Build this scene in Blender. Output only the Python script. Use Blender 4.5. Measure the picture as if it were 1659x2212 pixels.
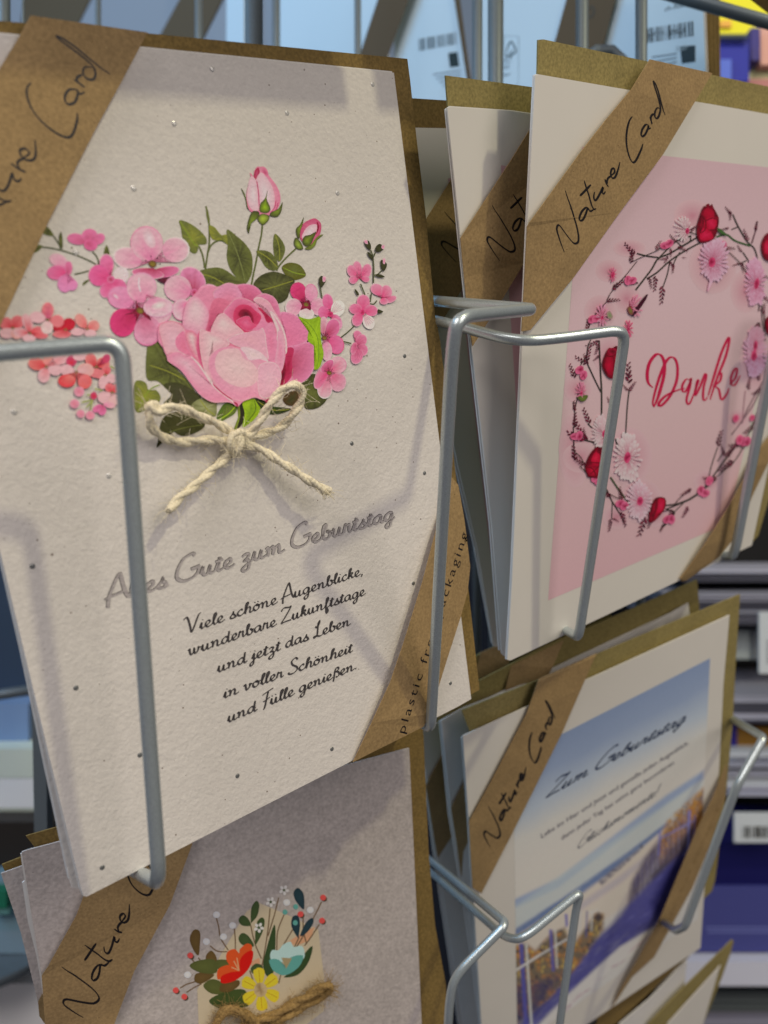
import bpy, math, random
from mathutils import Vector, geometry
random.seed(4)
sc = bpy.context.scene
for o in list(bpy.data.objects): bpy.data.objects.remove(o)
# ------------------------------------------------------------------ camera, world, light, exposure
SRC = 1.8228                     # photograph pixels per working pixel (1659 x 2212)
CX, CY, FO = 829.5, 1106.0, 1800.0
cam = bpy.data.cameras.new('camera'); co = bpy.data.objects.new('camera', cam); sc.collection.objects.link(co)
sc.camera = co; co.rotation_euler = (math.radians(90), 0, 0)
cam.sensor_fit = 'VERTICAL'; cam.sensor_height = 24; cam.lens = 24*FO/2212
cam.clip_start = 0.01; cam.clip_end = 50
cam.dof.use_dof = True; cam.dof.focus_distance = 0.215; cam.dof.aperture_fstop = cam.lens/2.3
w = bpy.data.worlds.new('World'); sc.world = w; w.use_nodes = True
bg = w.node_tree.nodes['Background']; bg.inputs[0].default_value = (0.80, 0.76, 0.84, 1); bg.inputs[1].default_value = 0.12
def area(name, loc, target, size, power, col, sy=None):
    l = bpy.data.lights.new(name, 'AREA'); l.energy = power; l.color = col; l.size = size
    if sy: l.shape = 'RECTANGLE'; l.size_y = sy
    o = bpy.data.objects.new(name, l); sc.collection.objects.link(o); o.location = loc
    o.rotation_euler = (Vector(target)-Vector(loc)).to_track_quat('-Z', 'Y').to_euler(); return o
area('ceiling_spot_warm', (0.75, -0.45, 1.15), (0.02, 0.23, -0.05), 0.06, 6.6, (1.0, 0.90, 0.58))
area('ceiling_panel_right', (1.3, -1.0, 0.9), (0.05, 0.25, 0), 1.1, 12.0, (1.0, 0.89, 0.80))
area('ceiling_panel_left', (-0.55, -1.0, 1.15), (0.05, 0.25, 0), 0.85, 14.5, (1.0, 0.91, 0.86))
area('shop_window', (-0.62, 0.22, 0.55), (0.08, 0.46, 0.15), 0.45, 2.8, (0.32, 0.66, 1.0))
sc.view_settings.view_transform = 'Standard'; sc.view_settings.look = 'None'
sc.view_settings.exposure = 0.1; sc.view_settings.gamma = 1
sc.cycles.max_bounces = 6
# ------------------------------------------------------------------ helpers
C = sc.collection
def lin(c):
    c /= 255.0
    return c/12.92 if c <= 0.04045 else ((c+0.055)/1.055)**2.4
WREF = (176, 165, 154)
def D(r, g, b, k=0.76):          # pigment whose look under the shop light is r, g, b
    return tuple(min(0.95, max(0.002, (lin(x)/lin(y))**1.15*k)) for x, y in zip((r, g, b), WREF))
def mix(a, b, t): return tuple(x+(y-x)*t for x, y in zip(a, b))
class View:                      # pixel frame of one enlarged detail -> working pixels
    def __init__(s, x, y, wd): s.x = x/SRC; s.y = y/SRC; s.k = wd/1659/SRC
    def __call__(s, *pts):
        if len(pts) == 1 and isinstance(pts[0], list): pts = pts[0]
        return [(s.x+p[0]*s.k, s.y+p[1]*s.k)+tuple(p[2:]) for p in pts]
O = View(0, 0, 1659*SRC)
Z = [None]+[View(1008*(i % 3), 1344*(i//3), 1008) for i in range(9)]
VA, VB, VC, VD, VE, VF = View(600,1080,660), View(100,860,600), View(680,640,620), View(1080,920,520), View(0,1180,500), View(500,1450,850)
VG, VI, VJ, VK, VL, VH = View(1650,1050,850), View(2200,700,824), View(2200,1300,824), View(650,3450,700), View(350,1950,1300), View(1600,2400,700*1659/949)
def ray(x, y): return Vector(((x-CX)/FO, 1.0, -(y-CY)/FO))
def at(x, y, z): return ray(x, y)*(z/1000.0)
class Plane:
    def __init__(s, R=None, t=None, pts=None):
        W = lambda v: Vector((v[0], v[2], -v[1]))
        if pts:
            a, b, c = [at(*p) for p in pts]
            s.o = a; s.u = (b-a).normalized(); n = s.u.cross(c-a).normalized()
            if n.y > 0: n = -n
            s.n = n; s.v = n.cross(s.u).normalized()
            if s.v.z > 0: s.v = -s.v
        else:
            s.u = W(R[0::3]); s.v = W(R[1::3]); s.n = -W(R[2::3]); s.o = W(t)/1000.0
    def hit(s, x, y, off=0.0):   # off in mm towards the viewer
        d = ray(x, y); o = s.o+s.n*(off/1000.0)
        return d*(o.dot(s.n)/d.dot(s.n))
    def uv(s, x, y):
        p = s.hit(x, y)-s.o; return p.dot(s.u), p.dot(s.v)
    def pt(s, u, v, off=0.0): return s.o+s.u*u+s.v*v+s.n*(off/1000.0)
    def shift(s, off):
        q = Plane.__new__(Plane); q.u, q.v, q.n = s.u, s.v, s.n; q.o = s.o+s.n*(off/1000.0); return q
from mathutils.bvhtree import BVHTree
class Drape:                     # like Plane, but follows the real surface of a band
    def __init__(s, P, ob):
        me = ob.data; loc = ob.parent.location if ob.parent else Vector((0, 0, 0))
        s.P = P; s.n = P.n; s.t = BVHTree.FromPolygons([v.co+loc for v in me.vertices], [tuple(p.vertices) for p in me.polygons])
    def drop(s, p, off):
        d = p.normalized(); h = s.t.ray_cast(Vector((0, 0, 0)), d)
        return h[0]-d*(off/1000.0) if h[0] else None
    def hit(s, x, y, off=0.0): return s.drop(ray(x, y), 0.03+off) or s.P.hit(x, y, 1.4)
    def uv(s, x, y): return s.P.uv(x, y)
    def pt(s, u, v, off=0.0): q = s.P.pt(u, v, 1.4); return s.drop(q, 0.03+off) or q
class Buf:
    def __init__(s): s.v = []; s.f = []; s.c = []; s.layer = 0.03
    def add(s, pts, faces, cols=None):
        b = len(s.v); s.v += [Vector(p) for p in pts]; s.f += [tuple(i+b for i in f) for f in faces]
        s.c += cols if cols else [(0.5, 0.5, 0.5)]*len(pts)
    def build(s, name, mat, parent=None, smooth=False, label=None):
        m = bpy.data.meshes.new(name)
        root = parent
        while root is not None and root.parent: root = root.parent
        off = root.location if root else Vector((0, 0, 0))
        m.from_pydata([tuple(p-off) for p in s.v], [], s.f)
        a = m.color_attributes.new('Col', 'FLOAT_COLOR', 'POINT')
        for i, c in enumerate(s.c): a.data[i].color = (c[0], c[1], c[2], 1)
        if smooth:
            for p in m.polygons: p.use_smooth = True
        m.materials.append(mat); m.update()
        o = bpy.data.objects.new(name, m); C.objects.link(o)
        if parent: o.parent = parent
        if label: o['label'] = label
        return o
def thing(name, label, cat, loc, group=None):
    o = bpy.data.objects.new(name, None); C.objects.link(o); o.location = loc; o.empty_display_size = 0.02
    o['label'] = label; o['category'] = cat
    if group: o['group'] = group
    return o
def fixnormals(o):
    import bmesh
    bm = bmesh.new(); bm.from_mesh(o.data); bmesh.ops.recalc_face_normals(bm, faces=bm.faces); bm.to_mesh(o.data); bm.free(); return o
def slab(b, pts, P, off=0.0, th=0.4):   # outline -> sheet of real thickness; pts may carry a third value (extra lift, mm)
    f = [P.hit(p[0], p[1], off+(p[2] if len(p) > 2 else 0)) for p in pts]
    n = len(f); bk = [p-P.n*(th/1000.0) for p in f]
    tri = geometry.tessellate_polygon([f])
    fs = [tuple(t) for t in tri]+[tuple(i+n for i in reversed(t)) for t in tri]+[(i, (i+1) % n, (i+1) % n+n, i+n) for i in range(n)]
    b.add(f+bk, fs)
def sheet(name, pts, P, off, th, mat, parent, label=None):
    b = Buf(); slab(b, pts, P, off, th); return fixnormals(b.build(name, mat, parent, label=label))
def cr(pts, closed=True, seg=5):
    n = len(pts); out = []
    rng = range(n) if closed else range(n-1)
    for i in rng:
        g = (lambda k: pts[k % n]) if closed else (lambda k: pts[min(max(k, 0), n-1)])
        p0, p1, p2, p3 = g(i-1), g(i), g(i+1), g(i+2)
        for j in range(seg):
            t = j/seg; t2 = t*t; t3 = t2*t
            out.append(tuple(0.5*(2*p1[k]+(p2[k]-p0[k])*t+(2*p0[k]-5*p1[k]+4*p2[k]-p3[k])*t2+(3*p1[k]-p0[k]-3*p2[k]+p3[k])*t3) for k in range(len(p1))))
    if not closed: out.append(tuple(pts[-1]))
    return out
STEP = 0.0012
def blob(b, P, pts, c0, c1, ctr=None, smooth=True, streak=0.0, pw=1.0, rim=None):   # printed shape; colour runs from ctr (c0) to the outline (c1)
    q = cr(pts, True, 4) if smooth else list(pts)
    if ctr is None: ctr = (sum(p[0] for p in q)/len(q), sum(p[1] for p in q)/len(q))
    rings = [0.0, 0.3, 0.55, 0.8, 0.93, 1.0]; n = len(q); V = []; cl = []; F = []
    nz = [random.uniform(-streak, streak) for _ in range(n)]
    V.append(P.hit(ctr[0], ctr[1], b.layer)); cl.append(c0)
    for r in rings[1:]:
        for i, p in enumerate(q):
            V.append(P.hit(ctr[0]+(p[0]-ctr[0])*r, ctr[1]+(p[1]-ctr[1])*r, b.layer))
            c = mix(c0, c1, min(1, max(0, r**pw+nz[i])))
            if rim and r > 0.97: c = rim
            cl.append(c)
    for i in range(n): F.append((0, 1+i, 1+(i+1) % n))
    for k in range(len(rings)-2):
        for i in range(n):
            a = 1+k*n+i; a2 = 1+k*n+(i+1) % n; F.append((a, a+n, a2+n, a2))
    b.add(V, F, cl); b.layer += STEP
def flat(b, P, pts, col, keep=False):            # printed polygon; col = colour or function of the corner
    V = [P.hit(p[0], p[1], b.layer) for p in pts]
    tri = geometry.tessellate_polygon([V])
    b.add(V, [tuple(t) for t in tri], [col(p) if callable(col) else col for p in pts])
    if not keep: b.layer += STEP
def grad(b, P, quad, stops):                    # quad TL,TR,BR,BL with colour stops down its height
    TL, TR, BR, BL = quad; V = []; cl = []; F = []
    for i, (t, c) in enumerate(stops):
        for a, d in ((TL, BL), (TR, BR)):
            V.append(P.hit(a[0]+(d[0]-a[0])*t, a[1]+(d[1]-a[1])*t, b.layer)); cl.append(c)
        if i: F.append((2*i-2, 2*i-1, 2*i+1, 2*i))
    b.add(V, F, cl); b.layer += STEP
def ell(b, P, V, cx, cy, rx, ry, rot, c0, c1, focus=None, n=14, **k):
    a = math.radians(rot); pts = []
    for i in range(n):
        t = 2*math.pi*i/n; x = rx*math.cos(t); y = ry*math.sin(t)
        pts.append((cx+x*math.cos(a)-y*math.sin(a), cy+x*math.sin(a)+y*math.cos(a)))
    blob(b, P, V(pts), c0, c1, ctr=V([focus])[0] if focus else None, smooth=False, **k)
def stroke(b, P, pts, wd, col, taper=True, seg=5, nib=None, smooth=True, lift=True):   # printed line, wd in working px
    q = cr(pts, False, seg) if smooth and len(pts) > 2 else list(pts)
    n = len(q); V = []; F = []; S = 2.16
    for i, p in enumerate(q):
        a = q[max(i-1, 0)]; d = q[min(i+1, n-1)]; dx, dy = d[0]-a[0], d[1]-a[1]; L = math.hypot(dx, dy) or 1
        ww = wd/2
        if nib is not None: ww *= 0.55+0.75*abs(math.sin(math.atan2(dy, dx)-nib))
        if taper: ww *= min(1, 0.45+1.8*min(i, n-1-i)/max(1, n-1)*2)
        V.append(P.hit(p[0]-dy/L*ww, p[1]+dx/L*ww, b.layer)); V.append(P.hit(p[0]+dy/L*ww, p[1]-dx/L*ww, b.layer))
        if i: F.append((2*i-2, 2*i-1, 2*i+1, 2*i))
    b.add(V, F, [col]*len(V))
    if lift: b.layer += STEP*0.25
def tube(b, path, r, n=10, cap=True):
    m = len(path); path = [Vector(p) for p in path]; up = Vector((0.13, 0.2, 0.97)); V = []; F = []
    prev = None
    for i, p in enumerate(path):
        t = (path[min(i+1, m-1)]-path[max(i-1, 0)]).normalized()
        x = (up-t*up.dot(t)) if prev is None else (prev-t*prev.dot(t))
        x.normalize(); prev = x; y = t.cross(x)
        rr = r[i] if isinstance(r, list) else r
        for k in range(n):
            a = 2*math.pi*k/n; V.append(p+(x*math.cos(a)+y*math.sin(a))*rr)
        if i:
            for k in range(n):
                F.append(((i-1)*n+k, (i-1)*n+(k+1) % n, i*n+(k+1) % n, i*n+k))
    if cap: F.append(tuple(range(n-1, -1, -1))); F.append(tuple((m-1)*n+k for k in range(n)))
    b.add(V, F)
def fillet(P, rad):
    out = [P[0]]
    for i in range(1, len(P)-1):
        a, c, d = P[i-1], P[i], P[i+1]; r = rad[i] if isinstance(rad, (list, tuple)) else rad
        r1 = min(r, (a-c).length*0.48); r2 = min(r, (d-c).length*0.48)
        s = c+(a-c).normalized()*r1; e = c+(d-c).normalized()*r2
        for k in range(9):
            t = k/8; out.append(s*(1-t)**2+c*2*t*(1-t)+e*t*t)
    out.append(P[-1]); return out
# ------------------------------------------------------------------ materials
def mat(name, col=None, rough=0.6, metal=0.0, spec=0.3, attr=False, bump=None, flecks=None, mottle=None, trans=0.0, coat=0.0):
    m = bpy.data.materials.new(name); m.use_nodes = True; nt = m.node_tree; N = nt.nodes; L = nt.links
    p = N['Principled BSDF']; p.inputs['Roughness'].default_value = rough; p.inputs['Metallic'].default_value = metal
    p.inputs['Specular IOR Level'].default_value = spec
    if trans: p.inputs['Transmission Weight'].default_value = trans
    if coat: p.inputs['Coat Weight'].default_value = coat; p.inputs['Coat Roughness'].default_value = 0.25
    tc = N.new('ShaderNodeTexCoord'); cur = None
    if attr:
        a = N.new('ShaderNodeAttribute'); a.attribute_name = 'Col'; cur = a.outputs['Color']
    else:
        rgb = N.new('ShaderNodeRGB'); rgb.outputs[0].default_value = (*col, 1); cur = rgb.outputs[0]
    if mottle:
        for (scale, amt, det) in mottle:
            n = N.new('ShaderNodeTexNoise'); n.inputs['Scale'].default_value = scale; n.inputs['Detail'].default_value = det; L.new(tc.outputs['Object'], n.inputs['Vector'])
            r = N.new('ShaderNodeMapRange'); r.inputs[1].default_value = 0.3; r.inputs[2].default_value = 0.7; r.inputs[3].default_value = 1-amt; r.inputs[4].default_value = 1+amt; L.new(n.outputs[0], r.inputs[0])
            x = N.new('ShaderNodeVectorMath'); x.operation = 'SCALE'; L.new(cur, x.inputs[0]); L.new(r.outputs[0], x.inputs['Scale']); cur = x.outputs[0]
    if flecks:
        for (scale, thr, fc, warp) in flecks:
            v = N.new('ShaderNodeTexVoronoi'); v.inputs['Scale'].default_value = scale; v.inputs['Randomness'].default_value = 1
            mp = N.new('ShaderNodeMapping'); mp.inputs['Scale'].default_value = warp; L.new(tc.outputs['Object'], mp.inputs[0]); L.new(mp.outputs[0], v.inputs['Vector'])
            g = N.new('ShaderNodeTexNoise'); g.inputs['Scale'].default_value = scale*0.5; L.new(tc.outputs['Object'], g.inputs['Vector'])
            mm = N.new('ShaderNodeMath'); mm.operation = 'MULTIPLY'; L.new(g.outputs[0], mm.inputs[0]); mm.inputs[1].default_value = thr*2
            lt = N.new('ShaderNodeMath'); lt.operation = 'LESS_THAN'; L.new(v.outputs['Distance'], lt.inputs[0]); L.new(mm.outputs[0], lt.inputs[1])
            sc_ = N.new('ShaderNodeSeparateColor'); L.new(v.outputs['Color'], sc_.inputs[0])
            g2 = N.new('ShaderNodeMath'); g2.operation = 'GREATER_THAN'; L.new(sc_.outputs[0], g2.inputs[0]); g2.inputs[1].default_value = 0.72
            ml = N.new('ShaderNodeMath'); ml.operation = 'MULTIPLY'; L.new(lt.outputs[0], ml.inputs[0]); L.new(g2.outputs[0], ml.inputs[1])
            x = N.new('ShaderNodeMix'); x.data_type = 'RGBA'; L.new(ml.outputs[0], x.inputs['Factor']); L.new(cur, x.inputs['A']); x.inputs['B'].default_value = (*fc, 1); cur = x.outputs['Result']
    L.new(cur, p.inputs['Base Color'])
    if bump:
        last = None
        for (scale, dist, det) in bump:
            n = N.new('ShaderNodeTexNoise'); n.inputs['Scale'].default_value = scale; n.inputs['Detail'].default_value = det; L.new(tc.outputs['Object'], n.inputs['Vector'])
            bp = N.new('ShaderNodeBump'); bp.inputs['Strength'].default_value = 1; bp.inputs['Distance'].default_value = dist; L.new(n.outputs[0], bp.inputs['Height'])
            if last: L.new(last, bp.inputs['Normal'])
            last = bp.outputs[0]
        L.new(last, p.inputs['Normal'])
    return m
EMB = [(1300, 0.00012, 2), (480, 0.00011, 1)]
DARK = (0.09, 0.07, 0.06)
M = {
 'rough': mat('embossed_seed_paper', (0.775, 0.745, 0.715), 0.75, bump=EMB, flecks=[(420, 0.075, (0.26, 0.21, 0.18), (1, 1, 1)), (210, 0.045, (0.2, 0.16, 0.14), (1, 1, 3.0)), (330, 0.05, (0.3, 0.25, 0.2), (4, 1, 1))], mottle=[(900, 0.035, 2), (45, 0.02, 1)]),
 'smooth': mat('smooth_card_paper', (0.80, 0.78, 0.73), 0.55, bump=[(2500, 0.00001, 1)], mottle=[(60, 0.01, 1)]),
 'lilac': mat('lilac_recycled_paper', D(157, 142, 131), 0.8, bump=[(900, 0.00014, 2)], mottle=[(900, 0.15, 3), (300, 0.05, 2)], flecks=[(380, 0.05, D(110, 95, 90), (1, 1, 1))]),
 'white': mat('white_leaf_paper', (0.82, 0.81, 0.79), 0.6, mottle=[(200, 0.02, 2)]),
 'kraft': mat('kraft_paper', D(130, 104, 70), 0.8, bump=[(1200, 0.00008, 2)], mottle=[(1300, 0.17, 3), (90, 0.08, 2)], flecks=[(420, 0.08, D(80, 58, 30), (1, 1, 2.5)), (380, 0.07, D(158, 132, 90), (3.5, 1, 1))]),
 'kraftenv': mat('kraft_envelope_paper', D(112, 89, 50), 0.8, bump=[(1500, 0.00003, 2)], mottle=[(1300, 0.24, 3), (90, 0.08, 2)], flecks=[(600, 0.06, D(80, 62, 30), (1, 1, 2.5))]),
 'olive': mat('olive_kraft_envelope_paper', D(124, 107, 66), 0.8, bump=[(1500, 0.00003, 2)], mottle=[(1300, 0.24, 3), (90, 0.08, 2)], flecks=[(600, 0.06, D(90, 76, 40), (1, 1, 2.5))]),
 'inkr': mat('print_on_embossed_paper', rough=0.6, attr=True, bump=EMB),
 'ink': mat('print_on_smooth_paper', rough=0.45, attr=True, mottle=[(1800, 0.02, 1)]),
 'penink': mat('black_pen_ink', (0.012, 0.010, 0.012), 0.45),
 'foil': mat('silver_foil', (0.70, 0.65, 0.64), 0.38, metal=0.5, spec=0.8, bump=[(1150, 0.00012, 2)]),
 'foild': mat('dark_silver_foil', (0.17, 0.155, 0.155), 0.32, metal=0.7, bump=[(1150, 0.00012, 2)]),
 'wire': mat('silver_powder_coated_wire', (0.50, 0.575, 0.60), 0.28, metal=0.6, spec=0.6, bump=[(4200, 0.00003, 1)], mottle=[(4200, 0.16, 2)]),
 'post': mat('grey_steel_post', (0.15, 0.18, 0.20), 0.45, metal=0.3, bump=[(3000, 0.00003, 1)], mottle=[(3000, 0.1, 2)]),
 'twine': mat('cotton_twine', (0.86, 0.79, 0.60), 0.9, mottle=[(1500, 0.12, 3)], bump=[(2500, 0.0001, 3)]),
 'jute': mat('jute_twine', D(134, 106, 66), 0.95, mottle=[(1500, 0.25, 3)], bump=[(2500, 0.00015, 3)]),
 'gem': mat('glass_rhinestone', (0.75, 0.75, 0.74), 0.06, spec=0.8, trans=0.35, coat=1.0),
 'gemfoil': mat('silver_dot_foil', (0.26, 0.27, 0.27), 0.35, metal=0.6),
 'bluelit': mat('blue_light_tinted_back', (0.52, 0.68, 0.80), 0.5), 'shadeback': mat('shade_tinted_card_back', (0.27, 0.30, 0.35), 0.6), 'darkband': mat('dark_kraft_band', (0.10, 0.075, 0.045), 0.8),  # white backs
 'flatc': mat('plain_printed_card', rough=0.55, attr=True),
 'black': mat('black_panel', (0.004, 0.004, 0.006), 0.7),
}
# ------------------------------------------------------------------ card planes (fitted from the card corners)
P1 = Plane([0.77472, 0.13574, -0.61756, -0.2339, 0.96893, -0.08046, 0.58744, 0.20678, 0.7824], [-86.595, -83.164, 141.171])
P2 = Plane([0.77231, 0.00499, -0.63523, -0.20722, 0.94725, -0.2445, 0.6005, 0.32047, 0.7326], [37.258, -107.33, 205.156])
P3 = Plane([0.87204, 0.08943, -0.4812, -0.26625, 0.91164, -0.31308, 0.41068, 0.40113, 0.8188], [27.495, 77.822, 289.44])
P4 = Plane([0.91165, 0.0476, -0.4082, -0.13178, 0.97468, -0.18064, 0.38927, 0.21847, 0.89484], [-96.713, 90.825, 222.418])
# ------------------------------------------------------------------ pen lettering "Nature Card" (traced once, refitted to each band)
NC = [
 [(340,1635),(322,1590),(305,1540),(291,1490),(296,1462),(312,1465),(345,1510),(380,1555),(405,1578),(428,1568),(431,1530),(420,1470),(400,1400),(378,1330),(358,1275),(346,1235)],
 [(497,1350),(480,1345),(455,1368),(438,1405),(440,1428),(458,1425),(475,1395),(488,1358),(495,1352),(505,1368),(520,1364),(530,1356)],
 [(468,1170),(480,1210),(498,1265),(515,1325),(530,1355),(545,1352)], [(440,1270),(470,1240),(512,1196)],
 [(535,1243),(530,1275),(536,1298),(550,1290),(570,1255),(590,1213),(585,1245),(594,1256),(606,1240)],
 [(602,1160),(612,1190),(626,1213)], [(616,1195),(618,1165),(630,1148),(644,1142)],
 [(640,1140),(664,1118),(662,1092),(646,1098),(640,1130),(650,1153),(668,1148),(684,1110),(700,1050)],
 [(780,755),(760,785),(746,840),(741,900),(746,960),(762,1020),(783,1052),(803,1040),(828,990),(842,955),(848,932)],
 [(886,812),(866,808),(845,838),(837,868),(843,884),(862,872),(880,835),(885,815),(886,835),(900,828)],
 [(893,757),(902,783),(908,805)], [(902,785),(900,762),(908,745),(922,738)],
 [(958,703),(940,700),(926,730),(928,760),(942,766),(956,740),(962,700),(952,650),(934,590),(920,545),(918,527),(932,548),(950,600),(968,670),(982,718),(993,745)]]
def affine(src, dst):
    (x0,y0),(x1,y1),(x2,y2) = src; (X0,Y0),(X1,Y1),(X2,Y2) = dst
    a,b,c,d = x1-x0, x2-x0, y1-y0, y2-y0; det = a*d-b*c
    def f(p):
        dx, dy = p[0]-x0, p[1]-y0; s = (d*dx-b*dy)/det; t = (-c*dx+a*dy)/det
        return (X0+s*(X1-X0)+t*(X2-X0), Y0+s*(Y1-Y0)+t*(Y2-Y0))
    return f
def nature_card(P, parent, off, wd, src, dst, skip=0, only=None):
    f = affine(src, dst); b = Buf(); b.layer = 0.0; P = Drape(P, parent)
    for s in (NC if only is None else NC[:only])[skip:]:
        stroke(b, P, [f(p) for p in s], wd, (0.01, 0.01, 0.01), taper=True, nib=0.9)
    return b.build('band_lettering', M['penink'], parent)
# ------------------------------------------------------------------ script alphabet for the foil verse (x advance, y up, x-height = 1)
G = {
 'a': (1.05, [[(.85,.85),(.55,1),(.2,.75),(.08,.35),(.25,.02),(.55,.2),(.82,.85),(.75,.3),(.85,0),(1.1,.2)]]),
 'b': (.95, [[(0,.2),(.35,1.0),(.55,1.7),(.45,1.95),(.3,1.6),(.2,.7),(.25,.1),(.5,0),(.75,.3),(.75,.75),(.6,.9),(.75,.72),(1.0,.75)]]),
 'c': (.8, [[(.72,.8),(.55,1),(.25,.75),(.12,.35),(.3,.0),(.55,.05),(.85,.3)]]),
 'd': (1.1, [[(.8,.85),(.5,1),(.18,.7),(.08,.3),(.28,0),(.55,.2),(.8,.85),(1.0,1.9)],[(.98,1.8),(.8,.6),(.78,.15),(.9,0),(1.12,.2)]]),
 'e': (.8, [[(-.02,.2),(.3,.35),(.6,.7),(.5,1),(.25,.85),(.12,.4),(.28,0),(.55,.05),(.85,.25)]]),
 'f': (.65, [[(0,.2),(.35,.9),(.6,1.65),(.5,1.95),(.35,1.6),(.22,.6),(.12,-.5),(.2,-.95),(.38,-.6),(.3,.0),(.65,.2)]]),
 'g': (1.0, [[(.82,.85),(.52,1),(.2,.75),(.08,.35),(.25,.02),(.55,.2),(.82,.85),(.7,0),(.5,-.75),(.22,-.95),(.12,-.6),(.5,-.2),(1.05,.2)]]),
 'h': (1.0, [[(0,.2),(.35,1.0),(.6,1.75),(.48,1.95),(.3,1.4),(.12,0)],[(.12,0),(.3,.6),(.6,1),(.75,.75),(.65,.15),(.78,0),(1.02,.2)]]),
 'i': (.5, [[(.0,.2),(.28,1),(.18,.3),(.25,0),(.5,.2)],[(.4,1.4),(.43,1.52)]]),
 'j': (.5, [[(.0,.2),(.3,1),(.2,0),(.05,-.75),(-.2,-.95),(-.25,-.6),(.1,-.2),(.5,.2)],[(.42,1.4),(.45,1.52)]]),
 'k': (.9, [[(0,.2),(.35,1.0),(.6,1.75),(.48,1.95),(.3,1.4),(.12,0)],[(.15,.3),(.5,.95),(.68,.85),(.5,.6),(.22,.5),(.5,.4),(.62,.05),(.92,.2)]]),
 'l': (.5, [[(0,.2),(.35,1.0),(.55,1.7),(.45,1.95),(.3,1.6),(.15,.5),(.25,0),(.52,.2)]]),
 'm': (1.5, [[(.02,.85),(.2,.98),(.22,.5),(.12,0)],[(.12,0),(.35,.75),(.58,.98),(.62,.6),(.52,0)],[(.52,0),(.8,.75),(1.05,.98),(1.1,.6),(1.05,.12),(1.2,0),(1.52,.2)]]),
 'n': (1.1, [[(.02,.85),(.2,.98),(.22,.5),(.12,0)],[(.12,0),(.35,.7),(.62,.98),(.72,.65),(.65,.15),(.8,0),(1.12,.2)]]),
 'o': (.9, [[(.45,1),(.18,.75),(.08,.3),(.3,0),(.6,.2),(.72,.65),(.5,1),(.45,.85),(.65,.75),(.95,.85)]]),
 'p': (1.0, [[(0,.2),(.28,1),(.1,-.3),(.0,-.95)],[(.15,.3),(.5,.98),(.75,.75),(.65,.2),(.35,0),(.2,.15),(.5,.05),(1,.2)]]),
 'r': (.8, [[(.0,.2),(.22,1.08),(.3,.9),(.55,.95),(.5,.4),(.55,.05),(.82,.2)]]),
 's': (.75, [[(.0,.2),(.35,.7),(.5,1.05),(.42,.7),(.6,.35),(.45,0),(.15,.02),(.08,.2)],[(.45,0),(.75,.2)]]),
 't': (.6, [[(.0,.2),(.3,1),(.45,1.6),(.3,.7),(.2,.2),(.3,0),(.62,.2)],[(.08,1.12),(.4,1.15),(.65,1.25)]]),
 'u': (1.05, [[(.0,.2),(.25,1),(.15,.4),(.25,0),(.5,.15),(.75,.95),(.65,.3),(.75,0),(1.08,.2)]]),
 'v': (.9, [[(.0,.8),(.2,1),(.22,.4),(.3,0),(.6,.4),(.72,.95),(.65,.75),(.95,.8)]]),
 'w': (1.35, [[(.0,.8),(.2,1),(.18,.4),(.3,0),(.55,.3),(.68,.95),(.62,.3),(.75,0),(1.0,.35),(1.15,.95),(1.1,.75),(1.4,.8)]]),
 'z': (.85, [[(.1,.8),(.35,1),(.62,.85),(.45,.5),(.2,.25),(.5,.2),(.58,-.2),(.4,-.8),(.1,-.95),(.0,-.65),(.4,-.2),(.9,.2)]]),
 'ß': (.95, [[(0,-.6),(.15,0),(.35,1.2),(.6,1.85),(.85,1.7),(.8,1.3),(.5,1.05),(.8,.8),(.82,.25),(.55,0),(.4,.1)]]),
 ',': (.4, [[(.2,.1),(.18,-.1),(.05,-.35)]]), '.': (.4, [[(.12,.0),(.16,.1),(.2,.04)]]), '!': (.4, [[(.35,2),(.2,.5)],[(.12,.0),(.16,.1)]]),
 ' ': (.55, []),
 'A': (1.4, [[(.0,-.45),(.15,.6),(.6,1.7),(.95,2.3),(1.05,2.2),(1.15,1.0),(1.3,.2),(1.5,.1)],[(-.15,.45),(.1,.62),(.7,.75),(1.2,.9)]]),
 'G': (1.72, [[(1.5,2.15),(1.3,2.35),(.7,2.1),(.2,1.3),(.1,.5),(.45,.02),(1.0,.05),(1.5,.5),(1.65,1.15),(1.1,1.05)],[(1.1,1.05),(1.75,1.15)]]),
 'V': (1.25, [[(-.2,2.0),(.1,2.2),(.25,1.9),(.35,.9),(.4,.0),(.75,.8),(1.3,2.0),(1.6,2.25)]]),
 'Z': (1.3, [[(.15,1.8),(.5,2.15),(1.1,2.05),(1.35,2.1),(.9,1.4),(.35,.6),(0,0),(.5,.1),(1.2,.1)]]),
 'L': (1.15, [[(.35,1.7),(.55,1.5),(.85,1.9),(.95,2.3),(.75,2.0),(.6,1.2),(.45,.3),(.15,-.05),(.02,.15),(.3,.2),(.8,-.05),(1.15,.1)]]),
 'S': (1.15, [[(1.2,1.9),(.95,2.2),(.5,1.9),(.55,1.4),(.95,1.0),(1.05,.5),(.6,.0),(.1,.05),(.0,.4)]]),
 'F': (0.95, [[(.2,1.9),(.8,2.1),(1.5,2.3)],[(.9,2.1),(.6,1.2),(.3,.0),(.1,-.4)],[(.2,1.0),(.6,1.1),(1.0,1.3)]]),
 'H': (1.6, [[(.1,2),(.3,2.2),(.3,1),(.15,0)],[(.2,1.0),(1.0,1.15)],[(1.2,2.2),(1.0,1),(.95,.1),(1.3,.1)]]),
 'J': (1.0, [[(.2,1.9),(.6,2.2),(1,2.2)],[(.8,2.1),(.6,.8),(.4,-.4),(.1,-.6)]]), 'T': (1.2, [[(0,2),(.5,2.2),(1.2,2.2)],[(.7,2.1),(.5,1),(.4,0)]]),
}
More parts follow.
